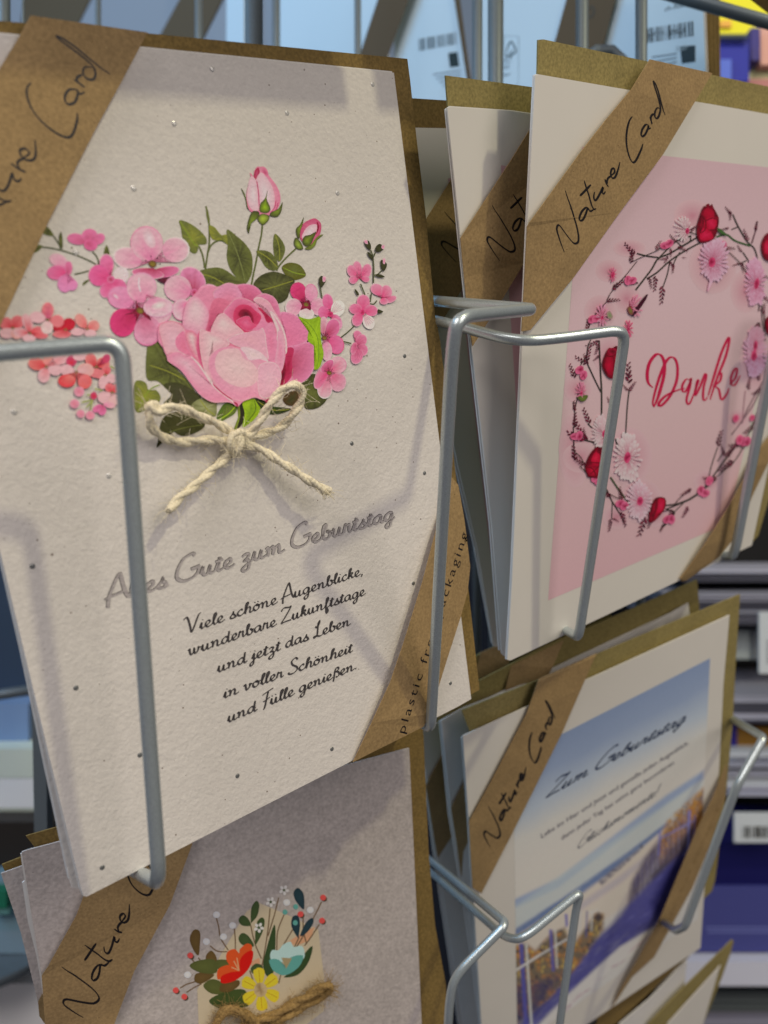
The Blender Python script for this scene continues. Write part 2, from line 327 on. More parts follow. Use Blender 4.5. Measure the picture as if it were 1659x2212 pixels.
G['ö'] = (G['o'][0], G['o'][1]+[[(.3,1.4),(.34,1.55)],[(.65,1.42),(.69,1.57)]])
G['ü'] = (G['u'][0], G['u'][1]+[[(.3,1.4),(.34,1.55)],[(.7,1.42),(.74,1.57)]])
def script_line(b, P, text, p0, p1, xh, wd, slant=0.02, nib=None):
    a = P.uv(*p0); e = P.uv(*p1); d = Vector((e[0]-a[0], e[1]-a[1])); L = d.length; d /= L
    tot = sum(G[c][0] for c in text); kx = L/tot
    s0 = P.uv(p0[0], p0[1]); ky = xh/1000.0
    cx = 0
    up = Vector((d[1], -d[0]))
    for c in text:
        for s in [[(p[0], (1+(p[1]-1)*(0.85 if c.islower() else 1.35)) if p[1] > 1 else p[1]*(1.0 if c.islower() or c in ',.!' else 1.0)) for p in s_] for s_ in G[c][1]]:
            q = cr([( (cx+p[0]+slant*p[1])*kx, p[1]*ky) for p in s], False, 5) if len(s) > 2 else [((cx+p[0]+slant*p[1])*kx, p[1]*ky) for p in s]
            n = len(q); V = []; F = []
            for i, p in enumerate(q):
                A = q[max(i-1, 0)]; E = q[min(i+1, n-1)]; dx, dy = E[0]-A[0], E[1]-A[1]; ll = math.hypot(dx, dy) or 1
                w2 = wd/2000.0*(0.5+0.8*abs(math.sin(math.atan2(dy, dx)-(0.35 if nib is None else nib))))
                if n == 2: w2 = wd/2000.0
                for sg in (1, -1):
                    u = p[0]-sg*dy/ll*w2; v = p[1]+sg*dx/ll*w2
                    V.append(P.pt(a[0]+d[0]*u+up[0]*v, a[1]+d[1]*u+up[1]*v, b.layer))
                if i: F.append((2*i-2, 2*i-1, 2*i+1, 2*i))
            b.add(V, F, [(0.05, 0.05, 0.07)]*len(V)); b.layer += 0.0006
        cx += G[c][0]
def type_line(b, P, text, p0, p1, size=None, col=(0.02,0.02,0.02), spacing=1.0, height=None):   # built-in sans lettering laid on a plane
    cu = bpy.data.curves.new('t', 'FONT'); cu.body = text; cu.space_character = spacing; cu.resolution_u = 2
    ob = bpy.data.objects.new('t', cu); C.objects.link(ob); dg = bpy.context.evaluated_depsgraph_get(); dg.update()
    me = ob.evaluated_get(dg).to_mesh(); vs = [tuple(v.co) for v in me.vertices]; fs = [tuple(p.vertices) for p in me.polygons]
    ob.evaluated_get(dg).to_mesh_clear(); bpy.data.objects.remove(ob); bpy.data.curves.remove(cu)
    x1 = max(v[0] for v in vs); a = P.uv(*p0); e = P.uv(*p1); d = Vector((e[0]-a[0], e[1]-a[1])); k = d.length/x1; d.normalize(); up = Vector((d[1], -d[0])); ky = k if height is None else height/1000.0
    b.add([P.pt(a[0]+d[0]*v[0]*k+up[0]*v[1]*ky, a[1]+d[1]*v[0]*k+up[1]*v[1]*ky, b.layer) for v in vs], fs, [col]*len(vs)); b.layer += STEP
# ------------------------------------------------------------------ card 1: rose birthday card
pk = dict(L=D(205,152,154), PL=D(205,172,168), MID=D(196,112,130), DP=D(172,72,100), CR=D(152,28,62), DK=D(98,14,38),
          G1=D(98,98,48), G2=D(64,62,32), G3=D(128,124,48), LG=D(140,160,30), YG=D(120,130,40), ST=D(72,74,44), SAL=D(206,120,108), SALP=D(212,150,140), RED=D(180,36,50), HOT=D(190,60,105), WH=D(212,190,184))
c1 = thing('greeting_card', 'large birthday card with pink roses and twine bow in the front left basket', 'greeting card', P1.hit(182, 1938), 'greeting cards in the wire baskets')
top = (-309, 42)
front = [(-275,46),(851,157),(1018,1510),(990,1526),(187,1937),(181,1936),(176,1922)]
sheet('front_leaf', front, P1, 0, 0.45, M['rough'], c1)
sheet('back_leaf', [(x-4, y-3) for x, y in front], P1, -0.8, 0.45, M['white'], c1)
sheet('envelope', [(-330,12),(0,45),(320,72),(553,95),(880,127),(886,173),(900,300),(920,467),(940,683),(951,737),(968,877),(1036,1490),(1018,1500),(260,1850)], P1, -1.9, 0.5, M['kraftenv'], c1)
# printed bouquet -----------------------------------------------------------
b = Buf(); b.layer = 0.05
ST = pk['ST']
def stems(V, paths, wd, col=None):
    for p in paths: stroke(b, P1, V(p), wd, col or ST, taper=False)
def leaf(V, pts, c0, c1, vein=None, vc=None):
    blob(b, P1, V(pts), c0, c1, streak=0.35)
    if vein:
        stroke(b, P1, V(vein), 2.2, vc or pk['G3'])
        vp = V(vein); a, e = vp[0], vp[-1]; dx, dy = e[0]-a[0], e[1]-a[1]; L = math.hypot(dx, dy)
        for t in (0.2, 0.35, 0.5, 0.65, 0.8):
            x, y = a[0]+dx*t, a[1]+dy*t
            for s in (-1, 1):
                k = L*0.17*(1-abs(t-0.45))
                stroke(b, P1, [(x, y), (x+dx/L*k*0.8-s*dy/L*k, y+dy/L*k*0.8+s*dx/L*k)], 0.9, mix(vc or pk['G3'], c1, 0.45))
stems(VB, [[(165,310),(260,320),(380,345),(480,375),(590,415),(680,455),(770,500)], [(300,185),(340,240),(370,290),(385,340)], [(730,365),(765,400),(790,450),(800,515)], [(535,610),(620,590),(690,570)]], 3.2)
leaf(VB, [(235,90),(280,130),(305,185),(250,190),(190,160),(200,120)], pk['G2'], pk['G1'])
leaf(VB, [(130,290),(185,300),(150,350),(90,378),(80,340)], pk['G2'], pk['G1'])
leaf(VB, [(388,145),(405,220),(405,330),(375,290),(362,210)], pk['G1'], pk['G2'])
leaf(VB, [(882,290),(912,350),(915,405),(870,400),(852,370)], pk['G2'], pk['G1'])
leaf(VB, [(705,668),(680,690),(626,733),(625,705),(660,675)], pk['G2'], pk['G1'])
stems(VC, [[(945,650),(935,760),(905,900),(880,1040),(850,1180),(830,1290)], [(1300,905),(1200,1000),(1120,1090),(1095,1140)], [(350,460),(375,560),(385,680),(385,850),(370,950),(345,1120)], [(275,880),(310,960),(330,1050),(335,1110)], [(370,950),(400,880),(450,835),(510,820),(570,850)]], 3.6, D(88,90,45))
leaf(VC, [(350,455),(375,530),(392,610),(380,655),(355,560)], pk['G1'], pk['G1'])
leaf(VC, [(70,608),(180,640),(290,720),(355,800),(350,860),(275,870),(265,930),(225,960),(150,905),(105,800),(85,690)], pk['G3'], pk['G1'], [(75,615),(150,740),(230,860),(272,880)], pk['YG'])
leaf(VC, [(385,665),(440,680),(490,740),(520,765),(575,765),(600,880),(560,850),(520,815),(430,815),(395,760)], pk['G1'], pk['G3'])
leaf(VC, [(572,705),(680,780),(760,850),(825,945),(842,1050),(830,1180),(770,1275),(700,1240),(610,1130),(570,1000),(580,860)], pk['G2'], pk['G1'], [(575,715),(660,900),(720,1080),(765,1265)], D(112,112,62))
leaf(VC, [(240,1165),(400,1110),(520,1115),(640,1190),(745,1275),(700,1290),(600,1300),(400,1300),(330,1260)], pk['G2'], pk['G1'], [(250,1168),(400,1200),(560,1285)])
leaf(VC, [(1075,750),(1150,820),(1184,900),(1170,980),(1125,1045),(1075,990),(1058,880)], pk['G2'], pk['G1'], [(1078,755),(1120,880),(1128,1035)])
leaf(VC, [(880,935),(960,925),(1040,955),(1100,1040),(1105,1110),(1060,1140),(980,1100),(930,1020)], pk['G2'], pk['G1'], [(890,935),(1000,1000),(1100,1100)])
leaf(VC, [(1150,1100),(1230,1055),(1340,1080),(1405,1185),(1330,1230),(1250,1235),(1185,1180)], pk['G1'], D(90,86,26), [(1160,1105),(1280,1160),(1400,1183)], pk['YG'])
leaf(VC, [(850,1290),(920,1195),(1040,1150),(1140,1165),(1285,1235),(1240,1330),(1200,1440),(1110,1485),(1060,1440),(930,1360)], D(92,90,48), pk['G2'], [(940,1345),(1100,1300),(1270,1245)], pk['G3'])
leaf(VA, [(-40,660),(60,670),(130,800),(210,900),(260,960),(330,1030),(430,1180),(340,1150),(200,1180),(60,1060),(-60,1020)], pk['G2'], pk['G1'], [(-30,900),(150,960),(330,1050)], pk['G3'])
leaf(VA, [(110,1090),(280,1080),(480,1215),(420,1290),(250,1300),(110,1280),(190,1190)], D(66,60,40), pk['G2'])
leaf(VF, [(60,110),(110,95),(150,120),(165,165),(225,170),(258,220),(240,270),(180,300),(80,340),(55,250)], pk['G3'], pk['G1'], [(255,125),(170,170),(90,300)], pk['YG'])
leaf(VF, [(270,390),(390,330),(470,340),(600,430),(520,500),(420,520),(330,480),(240,560),(232,605)], D(72,68,36), pk['G2'], [(580,435),(430,460),(300,500)], pk['G1'])
leaf(VF, [(490,300),(560,235),(680,250),(690,300),(680,370),(600,350)], D(140,136,96), D(105,102,62), [(560,240),(620,320),(680,360)])
leaf(VF, [(690,370),(740,280),(800,265),(850,285),(830,345),(760,390),(715,410)], pk['G1'], D(74,92,26), [(690,405),(780,350),(840,285)], pk['LG'])
leaf(VF, [(850,290),(872,290),(880,370),(850,470),(820,470),(855,380)], pk['YG'], pk['G1'])
leaf(VF, [(868,270),(900,280),(908,360),(880,440),(845,470),(870,370)], D(42,38,22), D(42,38,22))
leaf(VF, [(890,260),(980,235),(1025,310),(990,380),(930,430),(888,450),(905,350)], D(112,132,34), pk['LG'], [(980,245),(985,330),(900,440)], D(90,106,30))
leaf(VF, [(985,235),(1060,250),(1100,290),(1260,310),(1190,345),(1100,355),(1040,320)], D(60,72,34), D(50,58,28), [(1000,250),(1120,320),(1250,316)], pk['G3'])
leaf(VA, [(1480,1090),(1570,990),(1640,1010),(1740,1150),(1720,1250),(1640,1320),(1540,1335),(1500,1290)], pk['G1'], pk['G2'], [(1500,1110),(1600,1130),(1720,1200)], D(90,88,36))
leaf(VA, [(1290,1240),(1330,1180),(1430,1150),(1480,1250),(1400,1300),(1330,1290)], pk['G2'], D(80,56,30))
b.build('printed_leaf_sprays', M['inkr'], c1); lay = b.layer
# rose buds
b = Buf(); b.layer = lay
def bl(V, pts, c0, c1, ctr=None, **k): blob(b, P1, V(pts), c0, c1, ctr=V([ctr])[0] if ctr else None, **k)
bl(VC, [(720,270),(760,330),(780,430),(840,500),(830,515),(785,480),(765,380)], pk['YG'], pk['G2'])
bl(VC, [(815,105),(850,150),(860,90),(890,45),(920,45),(960,45),(995,75),(1010,130),(1085,230),(1130,330),(1130,430),(1085,510),(1000,560),(900,545),(810,505),(780,400),(785,280),(825,180)], pk['L'], pk['MID'])
bl(VC, [(855,155),(870,80),(905,55),(915,110),(880,175)], pk['DP'], pk['CR'])
bl(VC, [(935,100),(955,50),(1000,90),(1005,140),(975,150)], pk['DP'], pk['MID'])
bl(VC, [(880,180),(930,105),(985,150),(1050,260),(1075,380),(1050,500),(940,500),(915,460),(905,300)], pk['PL'], pk['L'])
bl(VC, [(820,150),(870,175),(890,270),(900,400),(905,500),(840,500),(790,420),(785,300)], pk['PL'], pk['L'])
for p in ([(885,190),(905,320),(912,460)], [(1090,400),(1075,470),(1040,520)], [(1110,420),(1100,470),(1080,510)]): stroke(b, P1, VC(p), 2.2, pk['DP'])
bl(VC, [(1003,290),(990,380),(1030,480),(1005,530),(940,530),(912,500),(925,430),(970,380)], pk['LG'], pk['G2'], (970,470))
bl(VC, [(1160,415),(1148,500),(1120,560),(1080,575),(1025,560),(1035,525),(1110,490),(1140,460)], pk['YG'], pk['G2'])
bl(VC, [(840,515),(910,520),(900,580),(830,640),(800,690),(803,750),(782,700),(800,600)], pk['YG'], pk['G2'])
bl(VC, [(895,590),(940,540),(1015,560),(1010,610),(960,655),(920,640)], D(150,160,55), pk['G2'], (950,590), pw=1.6)
bl(VC, [(1380,640),(1450,600),(1505,590),(1560,640),(1562,720),(1530,800),(1480,870),(1400,860),(1345,800),(1350,700)], pk['MID'], pk['DP'])
bl(VC, [(1400,700),(1460,655),(1520,660),(1500,760),(1420,800),(1360,790)], pk['PL'], pk['L'])
bl(VC, [(1518,620),(1545,670),(1530,730),(1505,760),(1525,690)], pk['DK'], pk['CR'])
bl(VC, [(1380,575),(1368,660),(1345,720),(1335,800),(1310,780),(1300,700),(1345,650)], pk['YG'], pk['G2'])
bl(VC, [(1300,790),(1350,840),(1375,910),(1320,915),(1280,870),(1280,820)], D(140,150,55), pk['G2'], (1325,870))
bl(VC, [(1510,730),(1485,800),(1450,870),(1400,880),(1365,830),(1390,775),(1450,760)], pk['YG'], pk['G2'], (1415,820))
bl(VC, [(1590,760),(1530,800),(1500,880),(1440,920),(1390,905),(1450,880),(1490,820),(1540,770)], pk['YG'], pk['G1'])
b.build('printed_rose_buds', M['inkr'], c1, label='two pink rosebuds printed above the big rose'); lay = b.layer
# blossoms
b = Buf(); b.layer = lay
def pet(V, cx, cy, rx, ry, rot, c0, c1, focus, streak=0.12, rim=None, **k): ell(b, P1, V, cx, cy, rx, ry, rot, c0, c1, focus, n=18, streak=streak, rim=rim, **k)
def centre(V, x, y, r, col=None):
    ell(b, P1, V, x, y, r, r*0.8, 20, col or D(140,120,40), D(96,60,40), n=10)
    for i in range(7):
        a = i*0.9; stroke(b, P1, V([(x, y), (x+math.cos(a)*r*1.7, y-abs(math.sin(a))*r*1.6)]), 0.9, D(70,30,34))
        ell(b, P1, V, x+math.cos(a)*r*1.8, y-abs(math.sin(a))*r*1.8, r*0.16, r*0.16, 0, D(50,22,30), D(50,22,30), n=6)
def veins(V, x, y, ang, ln, n, col, sp=10):
    for i in range(n):
        a = math.radians(ang+(i-(n-1)/2)*sp); stroke(b, P1, V([(x+math.cos(a)*ln*0.2, y+math.sin(a)*ln*0.2), (x+math.cos(a)*ln, y+math.sin(a)*ln)]), 1.1, col)
H_, M_, L_, W_, DPc = pk['HOT'], D(205,105,135), pk['L'], pk['WH'], pk['DP']
# small left pinks
F1 = (675,268)
pet(VB, 560,225,105,60,10, DPc, M_, F1); pet(VB, 700,185,85,72,0, DPc, M_, F1); pet(VB, 800,225,72,55,-40, DPc, M_, F1); pet(VB, 710,290,75,60,10, DPc, D(205,95,130), F1)
F1 = (455,590)
pet(VB, 360,460,105,72,25, M_, L_, F1); pet(VB, 345,590,112,80,-5, H_, M_, F1); pet(VB, 470,540,42,75,0, DPc, M_, F1); pet(VB, 430,710,80,95,0, M_, D(205,120,150), F1); pet(VB, 515,730,52,60,40, M_, D(205,120,150), F1)
F1 = (925,670)
pet(VB, 885,490,78,105,-8, H_, M_, F1, rim=L_); pet(VB, 800,620,112,118,0, H_, D(204,90,128), F1, rim=M_); pet(VB, 885,780,75,90,20, H_, M_, F1, rim=L_); pet(VB, 1040,620,85,95,10, W_, D(205,172,168), F1); pet(VB, 1020,730,85,70,30, H_, M_, F1)
veins(VB, 925,670, -30, 190, 6, DPc, 11); ell(b, P1, VB, 930,665,45,42,0, pk['CR'], M_, n=12)
# big blossom
F1 = (1370,470)
pet(VB, 1510,590,175,62,-12, pk['CR'], M_, (1400,560), rim=L_); pet(VB, 1640,340,150,140,10, M_, L_, F1, rim=W_); pet(VB, 1110,430,160,118,12, M_, L_, F1, rim=W_); pet(VB, 1320,270,178,190,-10, M_, L_, F1, rim=D(200,120,140))
pet(VB, 1330,600,180,58,6, pk['CR'], D(205,110,135), (1390,540), rim=W_); ell(b, P1, VB, 1350,220,60,110,-25, D(210,170,170), L_, n=12); centre(VB, 1385,495,46)
bl(VB, [(1435,660),(1540,640),(1615,640),(1600,670),(1550,712),(1480,700)], pk['DK'], D(80,30,50))
# centre-left blossom under it
F1 = (1255,990)
pet(VB, 1040,860,150,125,15, M_, D(204,130,150), F1, rim=M_); pet(VB, 1265,750,165,165,0, M_, L_, F1, rim=D(205,130,150)); pet(VB, 1450,1010,150,140,0, M_, L_, F1, rim=D(205,128,146)); pet(VB, 1060,1135,142,155,0, pk['CR'], H_, F1, rim=D(184,60,104)); pet(VB, 1330,1230,150,160,10, pk['DP'], D(208,135,150), F1, rim=M_)
ell(b, P1, VB, 1455,955,80,45,-20, D(214,204,198), pk['L'], n=12); ell(b, P1, VB, 985,850,60,30,40, D(212,170,176), M_, n=12); stroke(b, P1, VB([(1240,640),(1235,720),(1255,800)]), 4, D(214,170,172))
bl(VB, [(1205,890),(1230,950),(1310,1000),(1370,1110),(1290,1060),(1260,1030),(1210,1120),(1195,1040),(1080,1050),(1190,1000)], pk['CR'], pk['DK']); centre(VB, 1250,1005,45)
# blossom right of big blossom (behind rose)
F1 = (410,190)
pet(VA, 400,60,150,115,50, pk['CR'], D(205,120,145), F1, rim=L_); pet(VA, 250,140,135,130,20, M_, L_, F1, rim=D(205,135,150)); pet(VA, 560,200,115,105,10, M_, D(206,140,150), F1, rim=L_); ell(b, P1, VA, 415,180,34,40,0, pk['CR'], M_, n=10); centre(VA, 440,208,12)
pet(VA, 290,350,95,110,0, M_, D(208,160,160), (340,300), rim=M_); pet(VA, 60,330,150,100,0, M_, D(206,160,160), (-60,200), rim=D(205,130,150)); ell(b, P1, VA, 65,310,80,40,-15, D(214,204,198), L_, n=12)
# right side blossoms
F1 = (400,900)
pet(VD, 300,720,100,112,-10, pk['CR'], H_, F1, rim=DPc); pet(VD, 465,740,80,112,-10, M_, D(208,140,150), F1, rim=M_); pet(VD, 240,925,105,112,10, M_, L_, F1, rim=W_); pet(VD, 555,915,100,115,0, M_, L_, F1, rim=W_); pet(VD, 405,1010,95,80,0, L_, W_, F1); bl(VD, [(320,850),(370,860),(440,840),(460,960),(400,940),(330,960),(350,900)], pk['CR'], pk['DK']); centre(VD, 400,890,34)
F1 = (705,1015)
pet(VD, 670,850,68,98,-8, H_, M_, F1, rim=L_); pet(VD, 800,940,85,105,20, W_, D(208,180,172), F1); pet(VD, 620,990,70,80,0, H_, M_, F1); pet(VD, 790,1110,62,100,-20, H_, D(205,130,148), F1, rim=L_); veins(VD, 705,1015,-45,170,6,DPc,9); ell(b, P1, VD, 705,1012,36,34,0, pk['CR'], H_, n=10)
F1 = (625,1310)
pet(VD, 620,1150,55,110,0, DPc, L_, F1); pet(VD, 740,1180,88,118,15, pk['CR'], M_, F1, rim=L_); pet(VD, 780,1395,100,120,-10, H_, M_, F1, rim=D(190,84,110)); pet(VD, 660,1480,68,120,0, M_, L_, F1); centre(VD, 630,1310,34)
F1 = (680,1740)
pet(VD, 800,1650,110,105,-15, H_, L_, F1, rim=D(205,120,140)); pet(VD, 800,1865,105,120,5, H_, D(206,140,148), F1, rim=L_); pet(VD, 635,1960,95,115,5, H_, L_, F1, rim=W_); pet(VD, 590,1800,75,165,25, H_, D(205,120,138), F1, rim=L_); pet(VD, 665,1660,105,55,-45, pk['CR'], M_, F1, rim=W_); centre(VD, 690,1750,34)
F1 = (1075,555)
for a in ((1045,430,55,88,-10),(1160,470,62,95,15),(975,470,60,80,-20),(1150,570,50,40,20),(990,580,52,52,0)): pet(VD, *a, H_, D(208,120,138), F1, rim=L_)
veins(VD, 1075,555,-70,130,5,DPc,14)
F1 = (1355,800)
for a in ((1290,700,85,70,30),(1410,730,72,85,-10),(1470,825,72,40,-25),(1380,850,55,42,0)): pet(VD, *a, H_, D(208,125,140), F1, rim=L_)
F1 = (1110,990)
pet(VD, 1185,1110,72,95,-25, L_, W_, F1, rim=D(206,176,168))
for a in ((1120,860,85,98,0),(1020,945,80,68,5),(1220,965,85,72,15),(1045,1080,68,88,15)): pet(VD, *a, H_, D(206,112,134), F1, rim=L_)
veins(VD, 1110,990,55,180,5,DPc,9); ell(b, P1, VD, 1110,990,26,36,0, pk['CR'], H_, n=10)
F1 = (1030,1400)
for a in ((1050,1270,60,50,50),(1095,1340,70,80,20),(1110,1460,68,78,-10),(1040,1540,75,105,20),(1000,1440,38,80,15)): pet(VD, *a, DPc, D(206,112,134), F1, rim=L_)
veins(VD, 1030,1400,75,170,5,DPc,10); veins(VD, 1030,1400,-35,110,3,DPc,16)
for p in ([(1010,1155),(920,1240),(835,1305)], [(870,1355),(970,1380)], [(1085,630),(1140,770)], [(1240,310),(1250,420),(1245,620)], [(1220,750),(1205,860)], [(1255,520),(1300,510),(1350,465)], [(1210,205),(1240,280)], [(1270,235),(1250,290)], [(580,680),(600,815)], [(1205,880),(1250,885),(1290,840)]): stroke(b, P1, VD(p), 2.6, pk['ST'], taper=False)
for p in ([(1135,115),(1180,85),(1215,150),(1205,205),(1160,170)], [(1270,220),(1280,160),(1330,128),(1375,180),(1330,228)], [(1170,225),(1240,280),(1245,330),(1190,290)], [(1340,330),(1415,380),(1385,465),(1345,440)], [(1270,525),(1330,510),(1390,545),(1320,548)], [(565,560),(600,530),(650,590),(590,680),(562,640)], [(1008,692),(1050,730),(1065,770),(1035,765)], [(1305,950),(1370,982),(1300,1003)]): bl(VD, p, pk['G2'], D(52,50,28))
for p in ([(1130,85),(1165,82),(1175,130),(1140,120)], [(1350,150),(1385,145),(1380,190),(1350,185)], [(1370,310),(1395,320),(1390,380),(1365,370)], [(610,540),(650,545),(640,600),(610,600)]): bl(VD, p, M_, L_)
# salmon cluster left
S, SP, RD = D(200,108,108), D(208,148,146), pk['RED']
def fl(V, x, y, petals, c0, c1, cen=True):
    for (px, py, rx, ry, rot, *cc) in petals: pet(V, px, py, rx, ry, rot, cc[0] if cc else c0, cc[1] if cc else c1, (x, y), rim=None)
    if cen:
        for i in range(4): ell(b, P1, V, x+math.cos(i*1.6)*16, y+math.sin(i*1.6)*14, 10, 9, 0, D(150,130,70), D(70,70,40), n=6)
fl(VE, 170,370, [(80,310,85,80,0),(230,290,85,85,0),(90,440,95,70,0,SP,SP),(220,440,80,75,0,SP,D(212,135,125))], RD, S)
fl(VE, 390,440, [(360,300,65,120,-20),(270,430,90,65,10),(490,420,90,70,-10,D(190,50,60),S),(380,500,90,50,0,SP,SP),(540,470,90,40,0,RD,S)], RD, SP)
fl(VE, 855,390, [(770,370,90,55,15,RD,D(150,20,40)),(900,320,85,80,0,RD,D(165,20,46)),(810,450,120,50,0,RD,S)], RD, S)
fl(VE, 625,265, [(625,140,78,105,0),(490,230,100,75,10,SP,SP),(750,280,88,80,20,S,S),(615,365,80,85,0,SP,D(210,165,155))], DPc, S)
fl(VE, 1140,385, [(1060,275,70,100,-35),(1225,340,75,72,0),(1010,420,90,50,0,SP,SP),(1180,440,80,50,0,SP,SP)], D(200,84,86), D(206,130,120))
fl(VE, 605,875, [(480,840,110,80,10),(575,990,80,95,5,S,SP),(720,910,90,80,10,SP,SP),(640,790,80,70,0,S,D(214,130,115)),(790,770,90,80,0,S,SP)], RD, D(202,106,98))
fl(VE, 930,830, [(935,800,70,75,40)], RD, DPc, False); fl(VE, 1040,750, [(1040,740,90,60,0,SP,SP)], S, S, False)
fl(VE, 1260,880, [(1190,790,75,90,-20),(1350,830,85,75,30),(1250,960,80,60,0,S,S),(1390,770,50,60,30,RD,DPc)], RD, D(204,114,108))
fl(VE, 1000,945, [(870,920,90,75,10,SP,SP),(1120,920,110,90,0,SP,D(214,140,130)),(875,1060,115,85,0,D(204,116,104),D(190,50,60)),(1110,1070,90,95,30,S,D(208,92,88))], RD, S)
fl(VE, 1375,985, [(1390,920,60,60,0),(1300,970,75,60,10,S,S),(1455,1030,70,60,20,SP,SP),(1350,1080,62,90,10,SP,SP)], RD, S)
stems(VE, [[(1240,1160),(1340,1190)],[(1070,1340),(1200,1310)],[(1130,1410),(1215,1310)],[(1180,1440),(1210,1320)],[(1140,1240),(1200,1250)],[(1440,870),(1500,900)]], 3.0, D(140,140,80))
fl(VE, 1465,1210, [(1430,1150,60,60,-20),(1510,1160,50,60,20),(1370,1280,95,80,10,SP,SP),(1500,1310,75,70,0,SP,D(212,150,142))], RD, S)
fl(VE, 1345,1385, [(1275,1420,70,45,-30,DPc,M_),(1335,1450,55,60,0,DPc,M_),(1430,1370,80,45,15,M_,SP)], DPc, M_, False)
for x, y, r in ((1035,1200,68),(975,1360,62),(1055,1490,55),(1180,1510,60)): fl(VE, x, y, [(x,y,r,r*0.95,20)], D(206,110,120), D(205,130,140), False)
fl(VE, 1230,1260, [(1225,1255,45,50,0)], RD, DPc, False); fl(VE, 1415,490, [(1415,490,60,22,0,S,SP)], S, S, False)
b.build('printed_blossoms', M['inkr'], c1, label='pink and salmon blossoms printed around the big rose'); lay = b.layer
# big rose --------------------------------------------------------------------
b = Buf(); b.layer = lay
PL, Lp, MD, DP, CRm, DKc = D(200,164,158), D(200,140,144), D(190,104,122), D(166,62,90), D(142,22,54), D(84,10,32)
def R(pts, c0, c1, ctr=None, **k): bl(VA, pts, c0, c1, ctr, **k)
R([(55,640),(60,520),(130,470),(220,465),(310,530),(300,440),(330,300),(400,215),(470,150),(560,115),(640,125),(740,85),(830,100),(930,95),(1020,120),(1085,190),(1180,210),(1235,270),(1265,380),(1370,385),(1470,440),(1530,530),(1550,620),(1530,670),(1590,690),(1620,820),(1600,930),(1540,1030),(1450,1080),(1300,1110),(1250,1170),(1160,1260),(1010,1220),(900,1260),(840,1310),(760,1265),(600,1265),(480,1200),(380,1080),(280,950),(160,860),(130,760),(75,690)], MD, D(198,122,138))
R([(640,135),(740,85),(830,105),(885,170),(890,260),(760,300),(640,260),(600,190)], MD, D(206,130,148), (760,300), rim=Lp)
R([(840,110),(930,95),(1020,120),(1085,190),(1080,260),(980,260),(890,240),(880,170)], DP, D(200,108,132), (950,300), rim=D(205,130,148))
R([(1000,250),(1085,190),(1180,210),(1235,270),(1270,380),(1320,520),(1320,640),(1200,420),(1100,290)], DP, D(204,116,138), (1150,420), rim=Lp)
R([(1265,385),(1370,385),(1470,440),(1530,530),(1550,620),(1470,690),(1340,740),(1320,560)], D(200,104,128), D(202,112,136), (1330,700), rim=D(206,128,146))
R([(1340,730),(1430,700),(1530,672),(1590,690),(1620,820),(1600,930),(1540,1030),(1450,1080),(1380,1040),(1300,1100),(1270,1080),(1310,900)], pk['CR'], D(202,114,138), (1300,900), rim=D(206,128,146))
R([(1330,740),(1400,740),(1380,860),(1390,960),(1360,1040),(1290,1100),(1270,1090),(1310,920)], CRm, D(170,50,84))
R([(1310,870),(1325,950),(1300,1060),(1265,1120),(1270,1000)], DKc, CRm)
R([(600,260),(700,240),(760,290),(700,380),(640,400),(580,560),(530,560),(540,460)], DP, MD, (560,560))
R([(700,380),(760,300),(820,240),(900,235),(990,270),(1050,340),(1090,420),(1050,540),(900,580),(820,520),(760,450)], D(176,52,86), D(202,112,134), (900,420), rim=Lp)
R([(800,420),(820,340),(880,300),(960,310),(1020,360),(1080,420),(1040,500),(960,570),(880,560),(820,490)], CRm, D(184,60,92), (920,400))
R([(850,400),(880,350),(940,350),(990,400),(1000,480),(940,450),(880,430)], DKc, CRm, (930,390))
R([(830,460),(900,420),(960,418),(990,480),(1040,510),(960,560),(900,540),(860,500)], D(206,96,122), D(186,64,96), (930,480), rim=D(208,130,146))
R([(1040,330),(1130,360),(1180,430),(1185,480),(1140,495),(1100,400)], CRm, D(176,44,80))
R([(1050,500),(1090,420),(1140,480),(1180,470),(1140,520),(1090,560),(1010,570)], D(205,112,134), D(200,120,138))
R([(1000,260),(1060,225),(1150,270),(1200,350),(1250,430),(1300,540),(1330,660),(1330,780),(1290,700),(1230,560),(1180,420),(1120,330)], D(205,130,146), Lp, rim=PL)
stroke(b, P1, VA([(1170,360),(1220,420),(1290,540),(1325,680),(1320,790)]), 3.2, PL); stroke(b, P1, VA([(1165,370),(1205,450),(1245,560),(1235,680),(1215,800),(1215,880)]), 5.5, PL)
R([(1100,560),(1180,480),(1210,560),(1240,700),(1220,870),(1150,860),(1130,700)], D(200,110,130), D(203,122,140))
R([(1245,560),(1290,660),(1310,800),(1300,900),(1270,960),(1215,880),(1235,700)], D(202,118,136), D(206,138,148))
R([(580,560),(640,420),(700,385),(750,420),(830,500),(905,575),(830,600),(740,650),(640,600)], PL, Lp, (700,480), rim=PL)
R([(740,650),(830,600),(960,570),(1050,555),(1090,530),(1120,600),(1130,700),(1150,840),(1080,780),(960,720),(860,720)], Lp, D(204,140,148), (960,640), rim=PL)
R([(300,440),(330,300),(400,215),(470,240),(540,330),(560,420),(520,560),(470,600),(380,560),(310,530)], D(206,160,158), D(203,128,142), (430,330), pw=1.8)
R([(60,520),(130,470),(220,465),(310,520),(330,600),(300,720),(360,830),(300,800),(190,780),(140,800),(100,700)], D(206,150,154), Lp, rim=MD)
R([(230,640),(310,560),(330,680),(380,790),(440,880),(340,800),(250,740)], MD, D(198,112,132))
R([(325,580),(400,560),(450,640),(440,760),(490,920),(420,830),(350,700)], PL, MD, (390,620))
R([(440,640),(470,560),(465,700),(490,820),(530,960),(470,880),(440,760)], DP, D(186,92,116))
